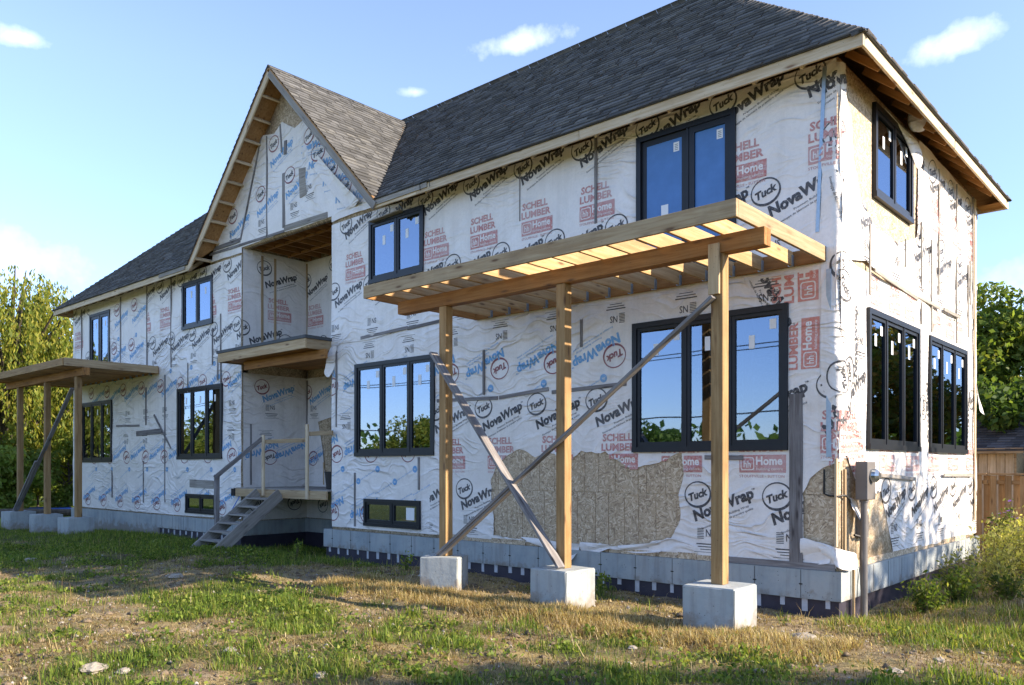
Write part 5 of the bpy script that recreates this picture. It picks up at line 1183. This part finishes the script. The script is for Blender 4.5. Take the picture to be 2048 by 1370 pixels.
for i, (px, py, s, lab) in enumerate(((1607, 1281, .13, 'flat pale stone right of the nearest pier'), (1520, 1345, .05, 'small pale stone at the bottom of the yard'), (185, 1340, .11, 'pale broken stone slab in the weeds, lower left corner'), (250, 1345, .07, 'pale stone lump beside the broken slab'), (1265, 1297, .05, 'little white stone in the grass in front of the middle pier'), (1878, 1322, .05, 'white scrap of stone in the weeds at lower right'), (352, 1155, .10, 'flat grey stone in the house shade below the steps'), (60, 1128, .10, 'flat grey stone near the boarded pergola'), (1790, 1345, .06, 'small grey stone beside the weeds'), (460, 1300, .06, 'small pale stone in the sunlit dry grass'), (640, 1352, .06, 'pale pebble under the sunlit weeds'))):
    x, y, z = groundat(px, py); bm = bmesh.new(); bmesh.ops.create_icosphere(bm, subdivisions=3, radius=s); r_ = random.Random(i)
    a, b, c = r_.uniform(3, 6), r_.uniform(3, 6), r_.uniform(0, 6)
    for v in bm.verts: q = v.co / s; v.co *= 1 + .18 * math.sin(a * q.x + c) * math.cos(b * q.y) + .1 * math.sin(7 * q.z + c); v.co.z *= .42
    me = bpy.data.meshes.new('stone'); bm.to_mesh(me); bm.free(); o = link('stone', me, STONE, None); o.matrix_basis = Matrix.Translation((x, y, z + s * .12)) @ Matrix.Rotation(r_.uniform(0, 3), 4, 'Z'); tag(o, lab, 'stone')
# tall weeds along the end wall
PUR = plain('aster_petals', (.32, .12, .55), .6)
def weed(x, y, h_, r_, label, pal=None, flower=0, n=26):
    z0 = float(gh(x, y)); T_ = empty('tall_weed', (x, y, z0), label, 'weed', 'tall weeds along the end wall'); m = MB(); P = []; tips = []
    for i in range(n):
        a = rng.uniform(0, 2 * math.pi); d = rng.uniform(.1, 1) * r_; hh = h_ * rng.uniform(.55, 1.05) * (1 - .3 * d / r_); b0 = Vector((x + .25 * d * math.cos(a), y + .25 * d * math.sin(a), z0 - .02)); t_ = Vector((x + d * math.cos(a), y + d * math.sin(a), z0 + hh)); md = b0.lerp(t_, .55) + Vector((-.1 * d * math.cos(a), -.1 * d * math.sin(a), .05))
        m.tube([b0, md, t_], [.006, .004, .002], 4); tips.append(t_)
        k_ = int(24 * hh / .8) + 5; t = rng.uniform(.15, 1.02, k_); q = np.array([(1 - s) ** 2 * np.array(b0) + 2 * s * (1 - s) * np.array(md) + s * s * np.array(t_) for s in t]); q += rng.normal(0, .05, q.shape); P.append(q)
    m.build('stems', plain('weed_stem', (.12, .11, .04), .8) if 'weed_stem' not in bpy.data.materials else bpy.data.materials['weed_stem'], T_); leaves(np.concatenate(P), .034, pal if pal is not None else GG, asp=2.0, parent=T_, name='leaves')
    if flower:
        for t_ in tips[:flower]:
            f = MB()
            for j in range(10):
                a = 2 * math.pi * j / 10; c_, s_ = math.cos(a), math.sin(a); f.poly([(0, 0, 0), (.022 * c_ - .006 * s_, .022 * s_ + .006 * c_, .006), (.036 * c_, .036 * s_, .002), (.022 * c_ + .006 * s_, .022 * s_ - .006 * c_, .006)])
            me = f.mesh('flower'); link('flower', me, PUR, T_, Matrix.Translation(t_) @ Matrix.Rotation(rng.uniform(-.6, .6), 4, 'X'))
OLV = (GG * .7 + YEL * .8 + STR[:5] * .55) * .75
WL = [(.75, 1.2, .55, .30, 'bright green leafy weed right behind the meter pole', GG * 1.2, 0), (.95, 2.1, .75, .35, 'tall green spike weed against the concrete, second from the meter', GG * 1.1, 0), (.8, 3.0, .8, .40, 'brownish feathery weed under the first pair of end windows', OLV * .8, 0), (1.2, 3.9, .9, .5, 'olive goldenrod clump in front of the end wall middle', OLV, 0),
      (.8, 4.9, 1.2, .55, 'pale goldenrod leaning on the wall below the farther windows', OLV * 1.2, 0), (1.1, 5.8, 1.3, .55, 'large goldenrod near the back corner', OLV * 1.15, 0), (.9, 6.8, 1.35, .5, 'tall goldenrod at the back corner of the wall', OLV * 1.2, 0), (.45, 7.4, 1.5, .35, 'purple flowering aster at the back corner', GG, 16),
      (1.9, 6.6, .9, .5, 'straw yellow weed in front of the fence', OLV * 1.3, 0), (2.4, 7.6, .95, .55, 'feathery weed before the fence boards', OLV, 0), (1.7, 8.3, 1.3, .45, 'tall leafy weed climbing the fence', GG, 3), (2.2, 5.2, .6, .5, 'low brown weed out from the wall', OLV * .7, 0), (1.5, 2.9, .45, .4, 'low dark green weed out from the wall', GG * .8, 0), (3.2, 6.4, .6, .5, 'low pale weed at the photo edge', OLV * 1.1, 0)]
for a in WL: weed(.35 + (a[0] - .35) * .8, a[1], a[2] * .82, a[3] * 1.05, a[4], pal=a[5] * .85, flower=a[6], n=36)
# a few single weeds in front of the foundation
for (x, y, lab) in ((-3.25, -.35, 'single thin weed in front of the blue grey foundation between piers'), (-6.6, -1.2, 'leafy weed beside the askew pier'), (-9.6, -1.3, 'small weed in the earth near the steps'), (-9.0, -2.7, 'bright clump of leaves at the edge of the house shade')):
    weed(x, y, .35, .14, lab, pal=GG * 1.2, n=7)
# blue strap hanging from the deck
m = MB(); m.tube([(-13.55, -.22, .60), (-13.4, -.5, .3), (-13.35, -.85, -.05), (-13.3, -1.2, -.40), (-13.4, -1.5, -.5)], .012, 5); o = m.build('blue_hose', plain('blue_hose_plastic', (.10, .22, .62), .4)); tag(o, 'thin blue hose hanging from the entry deck to the ground', 'hose')
